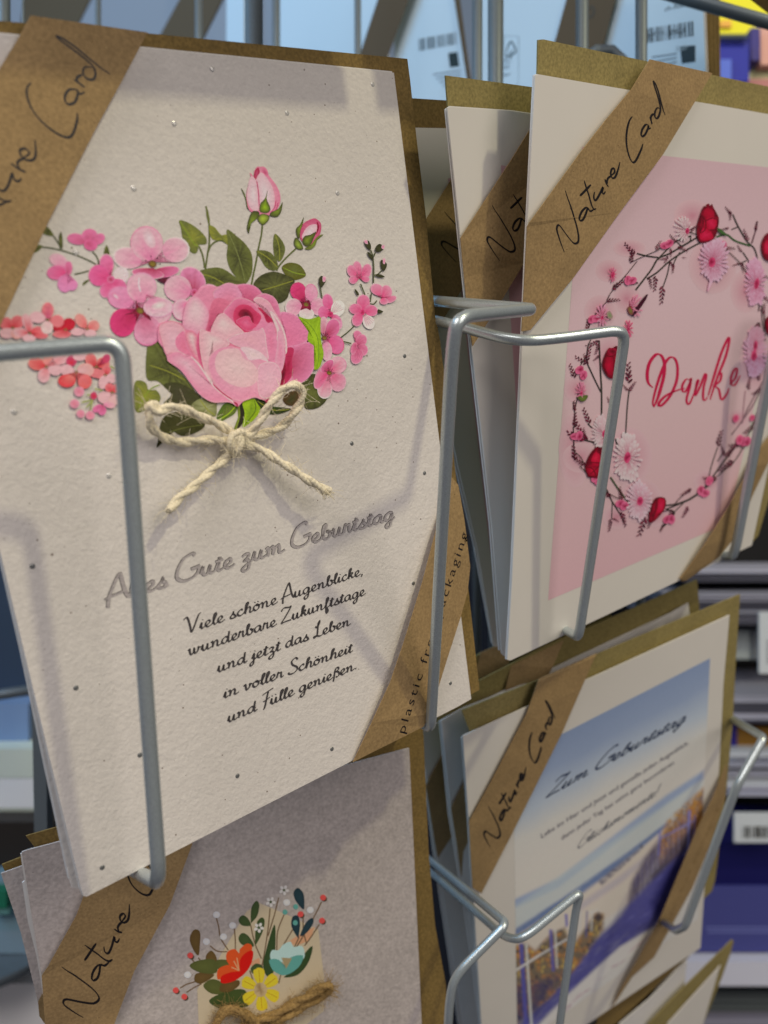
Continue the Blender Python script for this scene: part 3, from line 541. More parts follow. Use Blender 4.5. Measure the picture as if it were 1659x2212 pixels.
R([(480,545),(560,570),(650,590),(730,640),(760,700),(640,740),(570,820),(550,930),(600,1080),(520,960),(480,800),(465,650)], PL, Lp, (600,640), rim=PL)
R([(560,830),(640,740),(760,710),(860,730),(960,720),(1080,780),(1150,860),(1230,890),(1275,980),(1270,1060),(1240,1150),(1160,1230),(1080,1240),(1010,1220),(900,1255),(820,1250),(730,1200),(620,1090),(560,960)], D(206,150,152), D(200,124,140), (850,900), rim=Lp)
R([(870,730),(960,725),(1080,780),(1150,865),(1060,840),(960,850),(920,790)], PL, D(206,160,160), rim=PL)
R([(1150,865),(1230,890),(1275,980),(1270,1060),(1240,1150),(1160,1225),(1060,1200),(1040,1000),(1060,900)], D(207,150,154), D(205,142,150), rim=PL)
R([(620,860),(660,770),(760,735),(860,745),(900,830),(980,870),(1040,950),(1040,1050),(960,1110),(860,1115),(740,1070),(640,970)], D(196,160,154), D(194,152,150), streak=0)
R([(150,820),(200,775),(270,770),(320,800),(380,810),(450,880),(520,980),(600,1110),(700,1190),(780,1250),(840,1290),(845,1310),(760,1268),(600,1268),(480,1200),(380,1080),(280,950),(160,865)], D(206,150,154), D(200,118,136), (330,880), rim=Lp)
stroke(b, P1, VA([(380,812),(450,880),(520,980),(610,1110),(720,1200),(830,1290)]), 4.0, PL); stroke(b, P1, VA([(600,1090),(700,1180),(790,1240)]), 3, DP)
R([(800,1262),(840,1275),(848,1312),(830,1300)], DP, CRm); R([(1120,1250),(1180,1215),(1160,1262),(1130,1270)], CRm, DP)
b.build('printed_rose', M['inkr'], c1); lay = b.layer
b = Buf(); b.layer = lay
bl(VD, [(300,1045),(400,1070),(470,1070),(575,1045),(580,1180),(590,1350),(620,1500),(600,1600),(560,1690),(500,1700),(520,1560),(505,1420),(420,1340),(430,1200),(380,1130)], D(150,170,34), D(126,146,28), streak=0.4)
stroke(b, P1, VD([(330,1055),(450,1150),(540,1300),(560,1500),(540,1680)]), 1.5, D(104,124,30))
b.build('printed_bright_leaf', M['inkr'], c1)
# foil lettering
b = Buf(); b.layer = 0.05
script_line(b, P1, 'Alles Gute zum Geburtstag', (231.8,1303.4), (851.8,1119.4), 1.95, 0.76)  # wider dark underlay puts the letters' edge shade into the foil colour
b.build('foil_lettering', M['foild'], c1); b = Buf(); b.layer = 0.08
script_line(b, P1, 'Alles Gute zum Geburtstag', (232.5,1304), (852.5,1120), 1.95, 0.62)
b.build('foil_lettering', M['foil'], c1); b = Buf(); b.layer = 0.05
for t, a, e in (('Viele schöne Augenblicke,', (405,1368), (785,1240)), ('wunderbare Zukunftstage', (407,1416), (789,1284)), ('und jetzt das Leben', (470,1452), (757,1349)), ('in voller Schönheit', (483,1508), (762,1407)), ('und Fülle genießen.', (492,1560), (772,1443))):
    script_line(b, P1, t, a, e, 1.38, 0.42)
b.build('foil_lettering', M['foild'], c1)
# rhinestones and silver dots
def gem(P, x, y, r, m, parent):
    b = Buf(); c = P.hit(x, y, 0); hk = 0.35; V = [c+P.n*r*0.75*hk]; n = 12; F = []
    for k, (rr, h) in enumerate(((0.5,0.7),(0.85,0.4),(1.0,0.0))):
        for i in range(n):
            a = 2*math.pi*i/n; V.append(c+(P.u*math.cos(a)+P.v*math.sin(a))*r*rr+P.n*r*h*hk)
    for i in range(n): F.append((0, 1+i, 1+(i+1) % n))
    for k in range(2):
        for i in range(n): F.append((1+k*n+i, 1+(k+1)*n+i, 1+(k+1)*n+(i+1) % n, 1+k*n+(i+1) % n))
    b.add(V, F); b.build('rhinestone', m, parent)
for x, y in ((458,149),(376,267),(620,244),(289,407),(805,182),(729,417),(164,546),(31,890),(235,1028)): gem(P1, x, y, 0.00062, M['gem'], c1)
for x, y in ((70,1223),(164,1486),(302,1631),(221,1874),(513,1676),(717,1618),(760,958),(874,769),(917,1022),(893,1260),(973,1476)): gem(P1, x, y, 0.00058, M['gemfoil'], c1)
# kraft band, two visible faces
bd = sheet('paper_band', [(66,33,0),(319,70,0),(262,178,0.3),(213,267,0.5),(103,483,0.7),(33,633,0.7),(-40,790,0.6),(-300,700,0.6),(-200,470,0.6),(-90,290,0.6),(0,147,0.5),(37,87,0.3)], P1, 1.5, 0.22, M['kraft'], c1)
nature_card(P1, bd, 1.75, 5.2, [(780,755),(918,527),(700,1050)], [(200/3,535/3),(366/3,233/3),(226/3,905/3)])
bd = sheet('paper_band', [(763,1646,-0.5),(803,1562,0.6),(843,1475,1.3),(873,1387,1.8),(913,1257,1.8),(940,1154,1),(956,1097,0),(975,1030,-2),(990,1047,-2),(1003,1120,-1.5),(1016,1224,-1.3),(1010,1280,-1),(995,1334,0),(966,1424,0.8),(930,1541,0.4),(915,1570,-0.5)], P1, 1.5, 0.22, M['kraft'], c1)
b = Buf(); b.layer = 0.0
type_line(b, Drape(P1, bd), 'plastic free packaging', (866,1584), (1003,1152), spacing=1.25, height=4.0, col=(0.01,0.01,0.01)); b.build('band_lettering', M['penink'], bd)
# twine bow -------------------------------------------------------------------
bow = Buf()
def rope(path, r, m, parent, name='twine_strand', plies=2, pitch=0.0105, hairs=60, hairlen=0.004):
    p = cr([tuple(q) for q in path], False, 14); p = [Vector(q) for q in p]
    L = [0.0]
    for i in range(1, len(p)): L.append(L[-1]+(p[i]-p[i-1]).length)
    b = Buf(); up = P1.n
    for s in range(plies):
        st = []; rr = []
        for i in range(len(p)):
            t = (p[min(i+1, len(p)-1)]-p[max(i-1, 0)]).normalized(); x = (up-t*up.dot(t)).normalized(); y = t.cross(x)
            a = 2*math.pi*(L[i]/pitch+s/plies); st.append(p[i]+(x*math.cos(a)+y*math.sin(a))*r*0.38); rr.append(r*0.70*(1+0.08*math.sin(i*1.7+s)))
        tube(b, st, rr, 9)
        for k in range(5):   # loose fibres running along each ply
            a0 = k*1.25; q = []
            for i in range(0, len(st)):
                t = (p[min(i+1, len(p)-1)]-p[max(i-1, 0)]).normalized(); x = (up-t*up.dot(t)).normalized(); y = t.cross(x)
                a = a0+L[i]*500; q.append(st[i]+(x*math.cos(a)+y*math.sin(a))*r*0.66)
            tube(b, q, 0.00008, 3, False)
    for k in range(hairs):
        i = random.randrange(1, len(p)-1); t = (p[i+1]-p[i-1]).normalized(); d = Vector([random.gauss(0, 1) for _ in range(3)]).normalized()
        d = (d+t*random.choice((-1.2, 1.2))).normalized(); s0 = p[i]+d*r*0.5; q = [s0]; h = hairlen*random.uniform(0.4, 1.3)
        bend = Vector([random.gauss(0, .5) for _ in range(3)])
        for j in range(1, 5): q.append(q[-1]+(d+bend*j*0.3).normalized()*h/4)
        tube(b, q, 0.00005, 3, False)
    o = b.build(name, m, parent, smooth=True); return o
def pf(V, pts, base=0.9): return [P1.hit(*V([p[:2]])[0], base+(p[2] if len(p) > 2 else 0)) for p in pts]
twb = thing('twine_bow_tmp', 'x', 'x', c1.location); twb.name = 'twine_bow'
for k in ('label', 'category'): del twb[k]
twb.parent = c1; twb.location = (0, 0, 0)
def prope(path, **k):
    o = rope(path, 0.00100, M['twine'], c1, **k); o.parent = twb; return o
prope(pf(VF, [(800,490,1.5),(700,430,2),(570,375,3),(450,320,4),(340,300,5),(230,335,5),(170,300,5),(215,288,4.5),(170,340,4.5),(190,450,3.5),(260,520,2),(360,560,1),(480,565,1),(600,550,1.2),(700,555,1.5),(800,560,1.8)]), hairs=110)
prope(pf(VF, [(900,520,1.8),(960,490,2),(1030,390,3.5),(1110,260,5),(1200,165,6),(1290,130,6),(1345,180,5.5),(1335,260,5),(1290,330,4.5),(1230,410,3),(1150,470,2),(1060,500,1.5),(960,535,1.5),(880,550,1.8)]), hairs=110)
prope(pf(VF, [(820,640,1.2),(760,690,1),(680,760,1.4),(590,840,2.2),(500,920,3),(410,990,3.8),(350,1060,4.5),(320,1100,5)]), hairs=80)
prope(pf(VF, [(880,570,1.8),(960,600,1.5),(1060,640,2),(1160,710,3),(1260,770,4),(1360,840,5),(1460,900,5.5),(1560,950,6)]), hairs=110)
for i in range(70):   # frayed end
    s = pf(VF, [(1460+random.uniform(-20,80), 905+random.uniform(0,40), 5.5)])[0]; e = pf(VF, [(1540+random.uniform(-40,60), 955+random.uniform(-20,60), 5.5+random.uniform(-2,2))])[0]
    tube(bow, [s, (s+e)/2+P1.n*0.0002, e], 0.00004, 3, False)
o = bow.build('frayed_end', M['twine'], c1, smooth=True); o.parent = twb
prope(pf(VF, [(810,500,2.6),(800,560,3.2),(815,630,2.6),(850,650,1.5)], 0.9), hairs=20, name='knot_wrap')
prope(pf(VF, [(860,480,2.4),(870,550,3.4),(845,620,3.0),(820,660,1.5)], 0.9), hairs=20, name='knot_wrap')
prope(pf(VF, [(790,600,2.0),(830,520,3.4),(890,500,2.6),(910,580,2.0)], 0.9), hairs=20, name='knot_wrap')
# second copy of the same card behind
c1b = thing('greeting_card', 'second white card showing only its left edge behind the big rose card', 'greeting card', P1.hit(160, 1917, -6), 'greeting cards in the wire baskets')
sheet('front_leaf', [(-310,60),(-60,905),(8,1235),(48,1412),(100,1660),(150,1900),(156,1918),(168,1920),(185,1908),(700,1600),(700,300)], P1, -4.2, 0.45, M['rough'], c1b)
sheet('back_leaf', [(-314,57),(-64,902),(4,1232),(44,1409),(96,1657),(147,1897),(160,1914),(700,1590),(700,300)], P1, -5.4, 0.45, M['white'], c1b)
sheet('envelope', [(-250,160),(500,400),(600,1400),(300,1700),(150,1700)], P1, -6.2, 0.5, M['kraftenv'], c1b)

# unseen cards added above to shade the card tops, parted for a bright strip
UPV = Vector((0, 0, 0.208))
for PP, xs, lab, off in ((P1, (-0.05, 0.062), 'unseen card added above the rose card to shade its top', 50), (P1, (0.079, 0.19), 'second unseen card added above, leaving a gap for light', 50)):
    PU = PP.shift(off); PU.o = PU.o+UPV
    t = thing('greeting_card', lab, 'greeting card', PU.pt(xs[0], 0.17), 'greeting cards in the wire baskets')
    for nm, o_, m_, ex in (('front_leaf', 0, 'smooth', 0), ('envelope', -2, 'kraftenv', 0.004)):
        b = Buf(); c_ = [PU.pt(u, v, k) for k in (o_, o_-0.5) for u, v in ((xs[0]-ex, -ex), (xs[1]+ex, -ex), (xs[1]+ex, 0.17+ex), (xs[0]-ex, 0.17+ex))]
        b.add(c_, [(0,1,2,3),(7,6,5,4),(0,4,5,1),(1,5,6,2),(2,6,7,3),(3,7,4,0)]); fixnormals(b.build(nm, M[m_], t))
# ------------------------------------------------------------------ card 2: Danke card with printed wreath, and the two behind it
c2 = thing('greeting_card', 'thank-you card with pink flower wreath in the front right basket', 'greeting card', P2.hit(1096, 1427), 'greeting cards in the wire baskets')
front2 = [(1156,163),(1163,161),(1810,273),(1656,1030),(1624,1178),(1476,1250),(1102,1427),(1096,1425),(1106,1257),(1139,500)]
sheet('front_leaf', front2, P2, 0, 0.4, M['smooth'], c2)
sheet('back_leaf', [(x-3, y-1) for x, y in front2], P2, -0.8, 0.4, M['white'], c2)
sheet('envelope', [(1163,86),(1174,85),(1401,133),(1660,187),(1830,228),(1690,980),(1638,1157),(1626,1170),(1160,1350),(1150,700)], P2, -2.4, 0.5, M['olive'], c2)
pink, pink2 = D(178,142,138), D(180,136,136)
b = Buf(); b.layer = 0.04
grad(b, P2, [(1258,317),(1745,371),(1571,1131),(1184,1297)], [(0, D(180,148,146)), (0.3, D(186,155,152)), (0.65, D(184,152,147)), (1, D(184,146,143))])
b.build('printed_pink_panel', M['ink'], c2)
b = Buf(); b.layer = 0.05
# soft rosy shadows photographed round each flower
for V, x, y, rx, ry in ((VI,1060,300,150,130),(VI,400,740,110,90),(VI,540,960,110,120),(VI,330,1060,130,130),(VI,560,560,130,70),(VI,1480,900,120,170),(VI,1220,700,190,220),(VJ,130,950,130,300),(VJ,170,1010,140,120),(VJ,400,200,130,150),(VJ,150,470,110,110),(VJ,640,1350,180,180),(VJ,560,1000,180,230),(VJ,1560,250,130,250),(VJ,1420,700,90,70),(VJ,1180,1200,110,90),(VJ,760,1450,130,110),(VJ,460,1480,110,100)):
    q = V((x, y), (x+rx, y), (x, y+ry)); n = 20; ctr = q[0]; a = q[1][0]-ctr[0]; c = q[2][1]-ctr[1]
    pts = [(ctr[0]+a*math.cos(2*math.pi*i/n), ctr[1]+c*math.sin(2*math.pi*i/n)) for i in range(n)]
    edge = D(185,151,148)
    blob(b, P2, pts, D(172,116,122), edge, smooth=False, pw=0.75)
b.build('printed_rosy_glow', M['ink'], c2, label='soft rosy tint printed round the wreath flowers')
b = Buf(); b.layer = 0.12
SG, BR, BUD, BUD2 = D(54,50,40), D(60,36,38), D(104,22,44), D(70,14,32)
PB = [0.12]
def part_(name, f, m='ink'):
    b = Buf(); b.layer = PB[0]; f(b); PB[0] += 0.0015; return b.build(name, M[m], c2)
def ln(V, pts, wd=3.2, col=SG): part_('printed_twig', lambda b: stroke(b, P2, V(pts), wd*1.0, col, taper=False))
ln(VI, [(1110,465),(1000,530),(880,600),(790,640),(740,720),(680,800),(610,890)], 3.6); ln(VI, [(790,640),(900,530),(960,490),(1050,460)], 3); ln(VI, [(1140,505),(1000,580),(880,660),(780,750),(700,800)], 3.4)
ln(VI, [(620,600),(700,620),(790,632)]); ln(VI, [(880,670),(860,770),(825,870)], 2.4); ln(VI, [(960,590),(920,660),(910,700)], 2.2); ln(VI, [(930,500),(970,540)], 2.2)
ln(VI, [(1380,290),(1420,380),(1490,500),(1550,560),(1575,640)], 3.2); ln(VI, [(1250,470),(1330,450),(1400,500),(1520,540)], 4, D(60,84,44)); ln(VI, [(1370,410),(1420,390)], 2.4); ln(VI, [(1575,345),(1560,420),(1530,520)], 2.6, BUD2)
ln(VI, [(1460,590),(1530,695)], 2.6); ln(VI, [(1490,655),(1420,690)], 2.4); ln(VI, [(1630,1060),(1635,1200)], 2.4)
ln(VJ, [(320,80),(330,300),(340,480),(340,690)], 3.4); ln(VJ, [(230,270),(290,400),(335,490)], 2.8); ln(VJ, [(560,470),(545,600),(530,840)], 2.6); ln(VJ, [(200,870),(260,885),(300,900)], 3.2); ln(VJ, [(230,740),(265,775)], 2.4)
ln(VJ, [(410,1165),(480,1270),(550,1360)], 4, D(74,78,54)); ln(VJ, [(380,1260),(425,1360),(500,1480),(520,1540)], 2.6); ln(VJ, [(425,1370),(420,1500)], 2); ln(VJ, [(450,860),(470,940)], 2.6)
ln(VJ, [(850,1390),(960,1370),(1090,1310),(1180,1220),(1280,1080),(1400,920)], 3.2); ln(VJ, [(850,1420),(950,1380),(1060,1330),(1150,1250)], 3); ln(VJ, [(1180,1210),(1210,1080),(1260,930)], 2); ln(VJ, [(850,1420),(920,1450),(830,1560)], 2.4); ln(VJ, [(990,1370),(900,1460),(800,1590)], 2)
ln(VJ, [(1660,330),(1560,560),(1460,710),(1370,830)], 2.6, D(120,90,92)); ln(VJ, [(1620,400),(1500,620),(1450,740)], 2.4, D(120,90,92)); ln(VJ, [(1480,480),(1465,620),(1460,700)], 2, D(150,110,112)); ln(VJ, [(1310,960),(1260,1040)], 2)
b = Buf(); b.layer = 0.14
def sprig(V, x, y, ang, ln_, n=9):
    part_('printed_sprig', lambda b: sprig_(b, V, x, y, ang, ln_, n))
def sprig_(b, V, x, y, ang, ln_, n):
    a = math.radians(ang)
    for i in range(n):
        t = i/(n-1); px, py = x+math.cos(a)*ln_*t, y+math.sin(a)*ln_*t; s = (-1)**i*math.radians(38); r = ln_*0.13*(1.15-t*0.5)
        ell(b, P2, V, px+math.cos(a+s)*r, py+math.sin(a+s)*r, r*1.05, r*0.42, math.degrees(a+s)+random.uniform(-15,15), random.choice((BUD, D(140,40,66), BUD2)), BUD2, n=8)
for V, x, y, ang, l in ((VI,600,610,-130,110),(VI,580,600,80,50),(VI,600,850,-140,90),(VI,630,840,-160,60),(VI,720,790,80,80),(VI,770,780,95,110),(VI,825,860,95,130),(VI,870,620,120,60),(VI,850,640,170,50),(VI,880,660,60,60),(VI,910,680,95,70),(VI,980,630,10,30),(VI,930,510,-130,70),(VI,890,560,90,60),(VI,1370,290,-130,70),(VI,1360,260,90,70),(VI,1350,400,170,60),(VI,1500,500,-110,90),(VI,1560,420,-80,70),(VI,1450,590,-120,60),(VI,1430,680,160,50),(VI,1620,1080,-80,80),(VI,1620,1040,160,40),
    (VJ,320,90,160,100),(VJ,320,110,110,80),(VJ,325,200,140,60),(VJ,235,270,-150,110),(VJ,220,260,-105,70),(VJ,555,420,-90,150),(VJ,550,480,-130,60),(VJ,560,480,-55,80),(VJ,550,380,-70,60),(VJ,245,740,-112,120),(VJ,230,870,-160,160),(VJ,200,860,-115,130),(VJ,190,860,170,60),(VJ,210,850,-100,70),(VJ,405,580,-110,50),(VJ,500,1440,75,110),(VJ,430,1490,30,50),(VJ,415,1500,100,90),(VJ,690,1480,110,150),(VJ,740,1480,110,90),(VJ,660,1490,20,60),(VJ,1030,1400,120,90),(VJ,1260,920,-75,120),(VJ,1320,1000,-110,80),(VJ,1330,1000,-50,110),(VJ,1500,470,-80,90),(VJ,1580,400,-80,90),(VJ,1630,430,-70,80),(VJ,830,1540,110,60)):
    sprig(V, x, y, ang, l)
b = Buf(); b.layer = 0.16
RING = cr([(1240,980),(1243,880),(1262,780),(1300,665),(1370,580),(1450,530),(1530,515),(1600,560),(1640,650),(1655,780),(1640,900),(1580,1000),(1500,1070),(1420,1110),(1350,1090),(1280,1040)], True, 8)
rw = random.Random(11); idv = O
for i in range(0, len(RING), 4):
    x, y = RING[i]; x2, y2 = RING[(i+5) % len(RING)]
    ang = math.degrees(math.atan2(y2-y, x2-x))+rw.uniform(-55, 55); x += rw.uniform(-16, 16); y += rw.uniform(-16, 16)
    part_('printed_twig', lambda b: stroke(b, P2, [(x, y), ((x+x2)/2+rw.uniform(-6,6), (y+y2)/2), (x2+rw.uniform(-8,8), y2+rw.uniform(-8,8))], 1.7, rw.choice((SG, BR)), taper=False))
    class OV:
        def __call__(s, *p): return list(p[0]) if len(p) == 1 and isinstance(p[0], list) else list(p)
    ov = OV(); sprig(ov, x, y, ang, rw.uniform(20, 34))
for i in range(4, len(RING), 9):
    x, y = RING[i]; x += rw.uniform(-18, 18); y += rw.uniform(-18, 18)
    for k in range(2): part_('printed_bud', lambda b: ell(b, P2, ov, x+k*9, y+rw.uniform(-8,8), 8, 11, rw.uniform(0,90), D(140,22,60), D(200,96,122), n=9, streak=0.4))
def daisy(*a, **k): part_('printed_daisy', lambda b: daisy_(b, *a, **k))
def daisy_(b, V, x, y, rx, ry, n=26, c=(D(212,176,176), D(182,78,110)), cc=D(132,14,52), rot=0.0, coff=(0,0), cr_=0.22):
    for ring, m in ((1.0, n), (0.74, n-5), (0.5, n-9)):
        for i in range(m):
            a = 2*math.pi*i/m+ring*3; k = ring*random.uniform(0.86, 1.06)
            px, py = math.cos(a)*rx*k, math.sin(a)*ry*k
            q = [(x+coff[0]*(1-t)+px*t+(-py)*w_, y+coff[1]*(1-t)+py*t+px*w_) for t, w_ in ((0.12, 0.02), (0.5, 0.065), (0.85, 0.085), (0.97, 0.05), (1.0, 0), (0.97, -0.05), (0.85, -0.085), (0.5, -0.065), (0.12, -0.02))]
            blob(b, P2, V(q), mix(c[1], cc, 0.75-0.3*ring), mix(c[0], c[1], random.uniform(0, 0.5)*(1.3-ring)), ctr=V([(x+coff[0]+px*0.3, y+coff[1]+py*0.3)])[0], smooth=False, pw=0.8)
    ell(b, P2, V, x+coff[0], y+coff[1], rx*cr_, ry*cr_, 10, cc, D(190,70,104), n=12, streak=0.4)
daisy(VJ, 545,1010,118,205, coff=(0,0)); daisy(VJ, 330,800,72,135, cc=D(140,24,60), coff=(30,20)); daisy(VJ, 640,1350,110,165, c=(D(210,170,174), D(184,84,114)), coff=(5,5)); daisy(VI, 1235,650,125,185, c=(D(208,158,166), D(172,54,94)), coff=(-20,20)); daisy(VI, 1560,830,90,200, c=(D(204,150,162), D(172,60,98)), coff=(10,10)); daisy(VJ, 1560,190,100,190, c=(D(206,156,166), D(172,62,102)), coff=(-10,10), cr_=0.24); daisy(VI, 1560,1330,80,170, c=(D(200,150,158), D(190,110,130)))
daisy(VI, 985,400,72,110, n=16, coff=(35,20), cr_=0.22); daisy(VI, 620,1010,55,95, n=10, c=(D(206,130,144), D(196,84,110)), coff=(-40,20), cr_=0.1); daisy(VI, 345,1090,55,90, n=12, c=(D(206,140,152), D(180,50,90)), coff=(0,20), cr_=0.2); daisy(VI, 555,1200,42,75, n=10, c=(D(200,90,116), D(170,36,76))); daisy(VJ, 180,480,46,80, n=12, c=(D(206,130,144), D(180,44,84)), coff=(0,20)); daisy(VI, 430,770,36,62, n=10, c=(D(200,110,130), D(150,24,60)), cc=D(140,20,50), cr_=0.4)
def pf_(f, *a, **k): part_('printed_bud', lambda b: f(b, *a, **k))
for p in ([(1130,690),(1250,760),(1185,905)],): pf_(ell, P2, VI, 1215,800,14,110,18, D(208,170,172), D(200,140,150), n=10)
for V, x, y, r in ((VJ,1405,700,26),(VJ,1535,695,22),(VJ,1435,870,32),(VJ,1195,1195,32),(VJ,1210,1190,18)): pf_(ell, P2, V, x, y, r*0.9, r*1.3, 20, D(170,40,76), D(196,100,124), n=10)
pf_(ell, P2, VI, 645,1010,16,110,35, BUD2, D(60,20,34), n=10); pf_(blob, P2, VI([(545,1030),(580,1020),(590,1080),(560,1080)]), D(110,110,50), D(120,60,60)); pf_(blob, P2, VI([(405,1055),(430,1105),(400,1120),(380,1080)]), D(110,130,80), D(150,120,110)); pf_(blob, P2, VJ([(150,530),(230,515),(215,555),(180,565)]), D(104,112,50), D(80,86,40))
RS, RSD, RSH = D(164,12,46), D(92,4,24), D(186,34,70)
def rose(V, outline, folds, lines=()):
    def f(b):
        blob(b, P2, V(outline), RS, RSD, streak=0.25)
        for pts, c0, c1 in folds: blob(b, P2, V(pts), c0, c1, streak=0.25)
        for l_ in lines: stroke(b, P2, V(l_), 2.0, D(96,4,22))
    part_('printed_red_rose', f)
rose(VI, [(1190,205),(1200,222),(1215,208),(1230,240),(1270,320),(1262,400),(1240,470),(1180,512),(1110,500),(1095,400),(1120,300),(1150,225),(1162,232),(1172,212)],
     [([(1180,240),(1230,270),(1225,320),(1170,310),(1150,270)], RS, D(150,14,42)), ([(1200,310),(1250,330),(1245,400),(1190,410),(1165,350)], RSH, RS), ([(1140,400),(1200,420),(1225,480),(1150,500),(1115,470)], RSH, RS), ([(1110,380),(1140,300),(1150,360),(1125,430)], D(140,10,38), RSD)], [[(1130,300),(1165,340),(1160,410),(1120,440)],[(1165,345),(1210,320),(1255,330)],[(1190,415),(1235,410),(1250,380)]])
pf_(blob, P2, VI([(1255,400),(1290,410),(1340,460),(1280,440)]), D(70,100,50), D(60,80,40))
rose(VI, [(1640,450),(1700,440),(1740,560),(1700,660),(1630,640),(1605,540)], [([(1640,500),(1680,520),(1670,600),(1630,590)], RSH, RS)])
rose(VJ, [(370,190),(400,140),(425,150),(440,132),(470,130),(520,200),(500,340),(450,382),(390,370),(345,280)], [([(385,160),(430,140),(470,170),(420,200)], D(96,4,22), D(150,20,50)), ([(390,200),(425,210),(430,340),(395,350),(365,280)], D(170,18,50), D(140,10,38)), ([(435,210),(480,190),(490,320),(450,360)], D(180,22,56), D(130,8,34))], [[(430,205),(440,280),(430,370)],[(370,200),(420,208),(470,180)]])
rose(VJ, [(300,925),(330,932),(360,940),(400,1050),(350,1170),(300,1172),(240,1165),(225,1140),(210,1080),(250,980)], [([(250,1010),(310,960),(330,1040),(270,1060)], D(196,36,64), RS), ([(225,1090),(260,1075),(330,1090),(300,1150),(240,1150)], D(176,20,52), D(130,8,34))], [[(300,930),(250,1040),(330,1060),(240,1150)],[(300,960),(340,1000),(350,1100)],[(215,1085),(270,1100),(300,1165)]])
rose(VJ, [(770,1330),(840,1330),(850,1390),(820,1450),(750,1520),(715,1510),(730,1400)], [([(790,1340),(840,1345),(830,1420),(780,1450)], RSH, RS), ([(740,1380),(770,1350),(770,1440),(735,1480)], D(150,14,42), RSD)], [[(775,1340),(780,1400),(740,1500)]])
rose(VI, [(1640,1120),(1700,1100),(1700,1230),(1650,1230)], [])
b = Buf(); b.layer = 0.12
DC = D(170,26,64)
def ds(pts, wd=4.2, nib=0.25): stroke(b, P2, VJ(pts), wd*0.78, DC, nib=nib, seg=7)
ds([(748,455),(712,420),(702,350),(720,260),(770,195),(812,200),(838,260),(836,350),(812,450),(785,540),(755,608)], 7); ds([(755,608),(748,560),(790,400),(840,270),(880,218),(920,225),(942,290),(935,400),(890,510),(830,585),(795,600),(800,570),(850,520),(930,480),(1000,460)], 6)
ds([(1040,395),(1010,390),(980,440),(985,485),(1010,480),(1040,420),(1050,380),(1040,450),(1015,540),(1022,585),(1045,570),(1080,480)], 5); ds([(1080,480),(1095,410),(1108,400),(1080,490),(1085,515),(1120,450),(1160,350),(1170,370),(1150,450),(1145,540),(1160,555),(1180,530)], 5)
ds([(1185,520),(1230,370),(1290,180),(1345,62),(1350,100),(1320,220),(1260,370),(1200,550)], 5.5); ds([(1225,450),(1270,350),(1290,345),(1280,400),(1240,440),(1270,470),(1290,550),(1330,510),(1350,460)], 5)
ds([(1355,430),(1400,380),(1415,310),(1395,310),(1368,370),(1370,430),(1400,430),(1440,360)], 4.6)
b.build('danke_lettering', M['ink'], c2)
bd = sheet('paper_band', [(1404,128,-0.5),(1539,158,-0.5),(1489,240,0.3),(1433,333,0.6),(1340,458,0.7),(1239,600,0.6),(1146,713,0.2),(1127,716,-0.5),(1134,590,-0.3),(1139,490,0),(1144,481,0.2),(1256,327,0.6),(1310,258,0.6),(1364,193,0.4)], P2, 1.4, 0.22, M['kraft'], c2)
I3 = [(1106+340/3,1635/3),(1106+918/3,527/3),(1106+700/3,1050/3)]
nature_card(P2, bd, 1.75, 4.0, [(340,1635),(918,527),(700,1050)], I3)
sheet('paper_band', [(1668,935,0),(1636,975,1),(1619,1014,2),(1573,1097,2.2),(1520,1180,1.5),(1469,1250,0),(1474,1256,-1),(1483,1254,-1),(1553,1204,0),(1589,1160,1),(1626,1070,1),(1660,1000,1),(1700,930,0)], P2, 1.0, 0.22, M['kraft'], c2)
# second and third copies
Q2 = P2.shift(-11)
c2b = thing('greeting_card', 'second white thank-you card, half hidden behind the front one at its left', 'greeting card', Q2.hit(1100, 1420), 'greeting cards in the wire baskets')
sheet('front_leaf', [(966,233),(973,231),(1106,240),(1700,330),(1500,1200),(1090,1418),(1084,1412),(1063,1137),(1033,870),(1018,744),(995,515)], Q2, 0, 0.4, M['smooth'], c2b)
sheet('back_leaf', [(962,236),(972,229),(1106,238),(1700,330),(1500,1190),(1078,1405),(1058,1137),(1028,870),(1014,744),(990,515)], Q2, -0.9, 0.4, M['white'], c2b)
sheet('envelope', [(963,163),(1106,182),(1660,260),(1540,1180),(1110,1380),(1020,760),(975,330)], Q2, -3.0, 0.5, M['olive'], c2b)
b = Buf(); b.layer = 0.05
grad(b, Q2, [(1082,357),(1400,400),(1400,1150),(1140,1260)], [(0, pink), (1, pink2)]); b.build('printed_pink_panel', M['ink'], c2b)
bd = sheet('paper_band', [(995,515,0),(1050,430,0.6),(1106,343,0.8),(1160,255,0.8),(1230,330,0.8),(1133,567,0.8),(1082,652,0.6),(1021,748,0),(1010,680,-0.5),(1003,600,-0.6)], Q2, 1.0, 0.22, M['kraft'], c2b)
nature_card(Q2, bd, 1.9, 4.0, [(340,1635),(346,1235),(405,1578)], [(553+1580/3,1690/3),(553+1530/3,1330/3),(553+1650/3,1632/3)])
R2 = P2.shift(-36)
c2c = thing('greeting_card', 'third thank-you card in shadow, next to the rose card edge', 'greeting card', R2.hit(1066, 1397), 'greeting cards in the wire baskets')
sheet('front_leaf', [(850,275),(970,277),(1300,310),(1300,1280),(1072,1397),(1066,1396),(1030,1180),(990,1010),(935,740),(890,560),(862,430)], R2, 0, 0.4, M['smooth'], c2c)
sheet('back_leaf', [(850,278),(1300,310),(1300,1270),(1062,1389),(1024,1180),(984,1010),(930,740),(886,560),(860,430)], R2, -0.9, 0.4, M['white'], c2c)
sheet('envelope', [(840,209),(968,217),(1300,240),(1300,1240),(1070,1330),(930,740),(860,430)], R2, -3.0, 0.5, M['kraftenv'], c2c)
b = Buf(); b.layer = 0.05
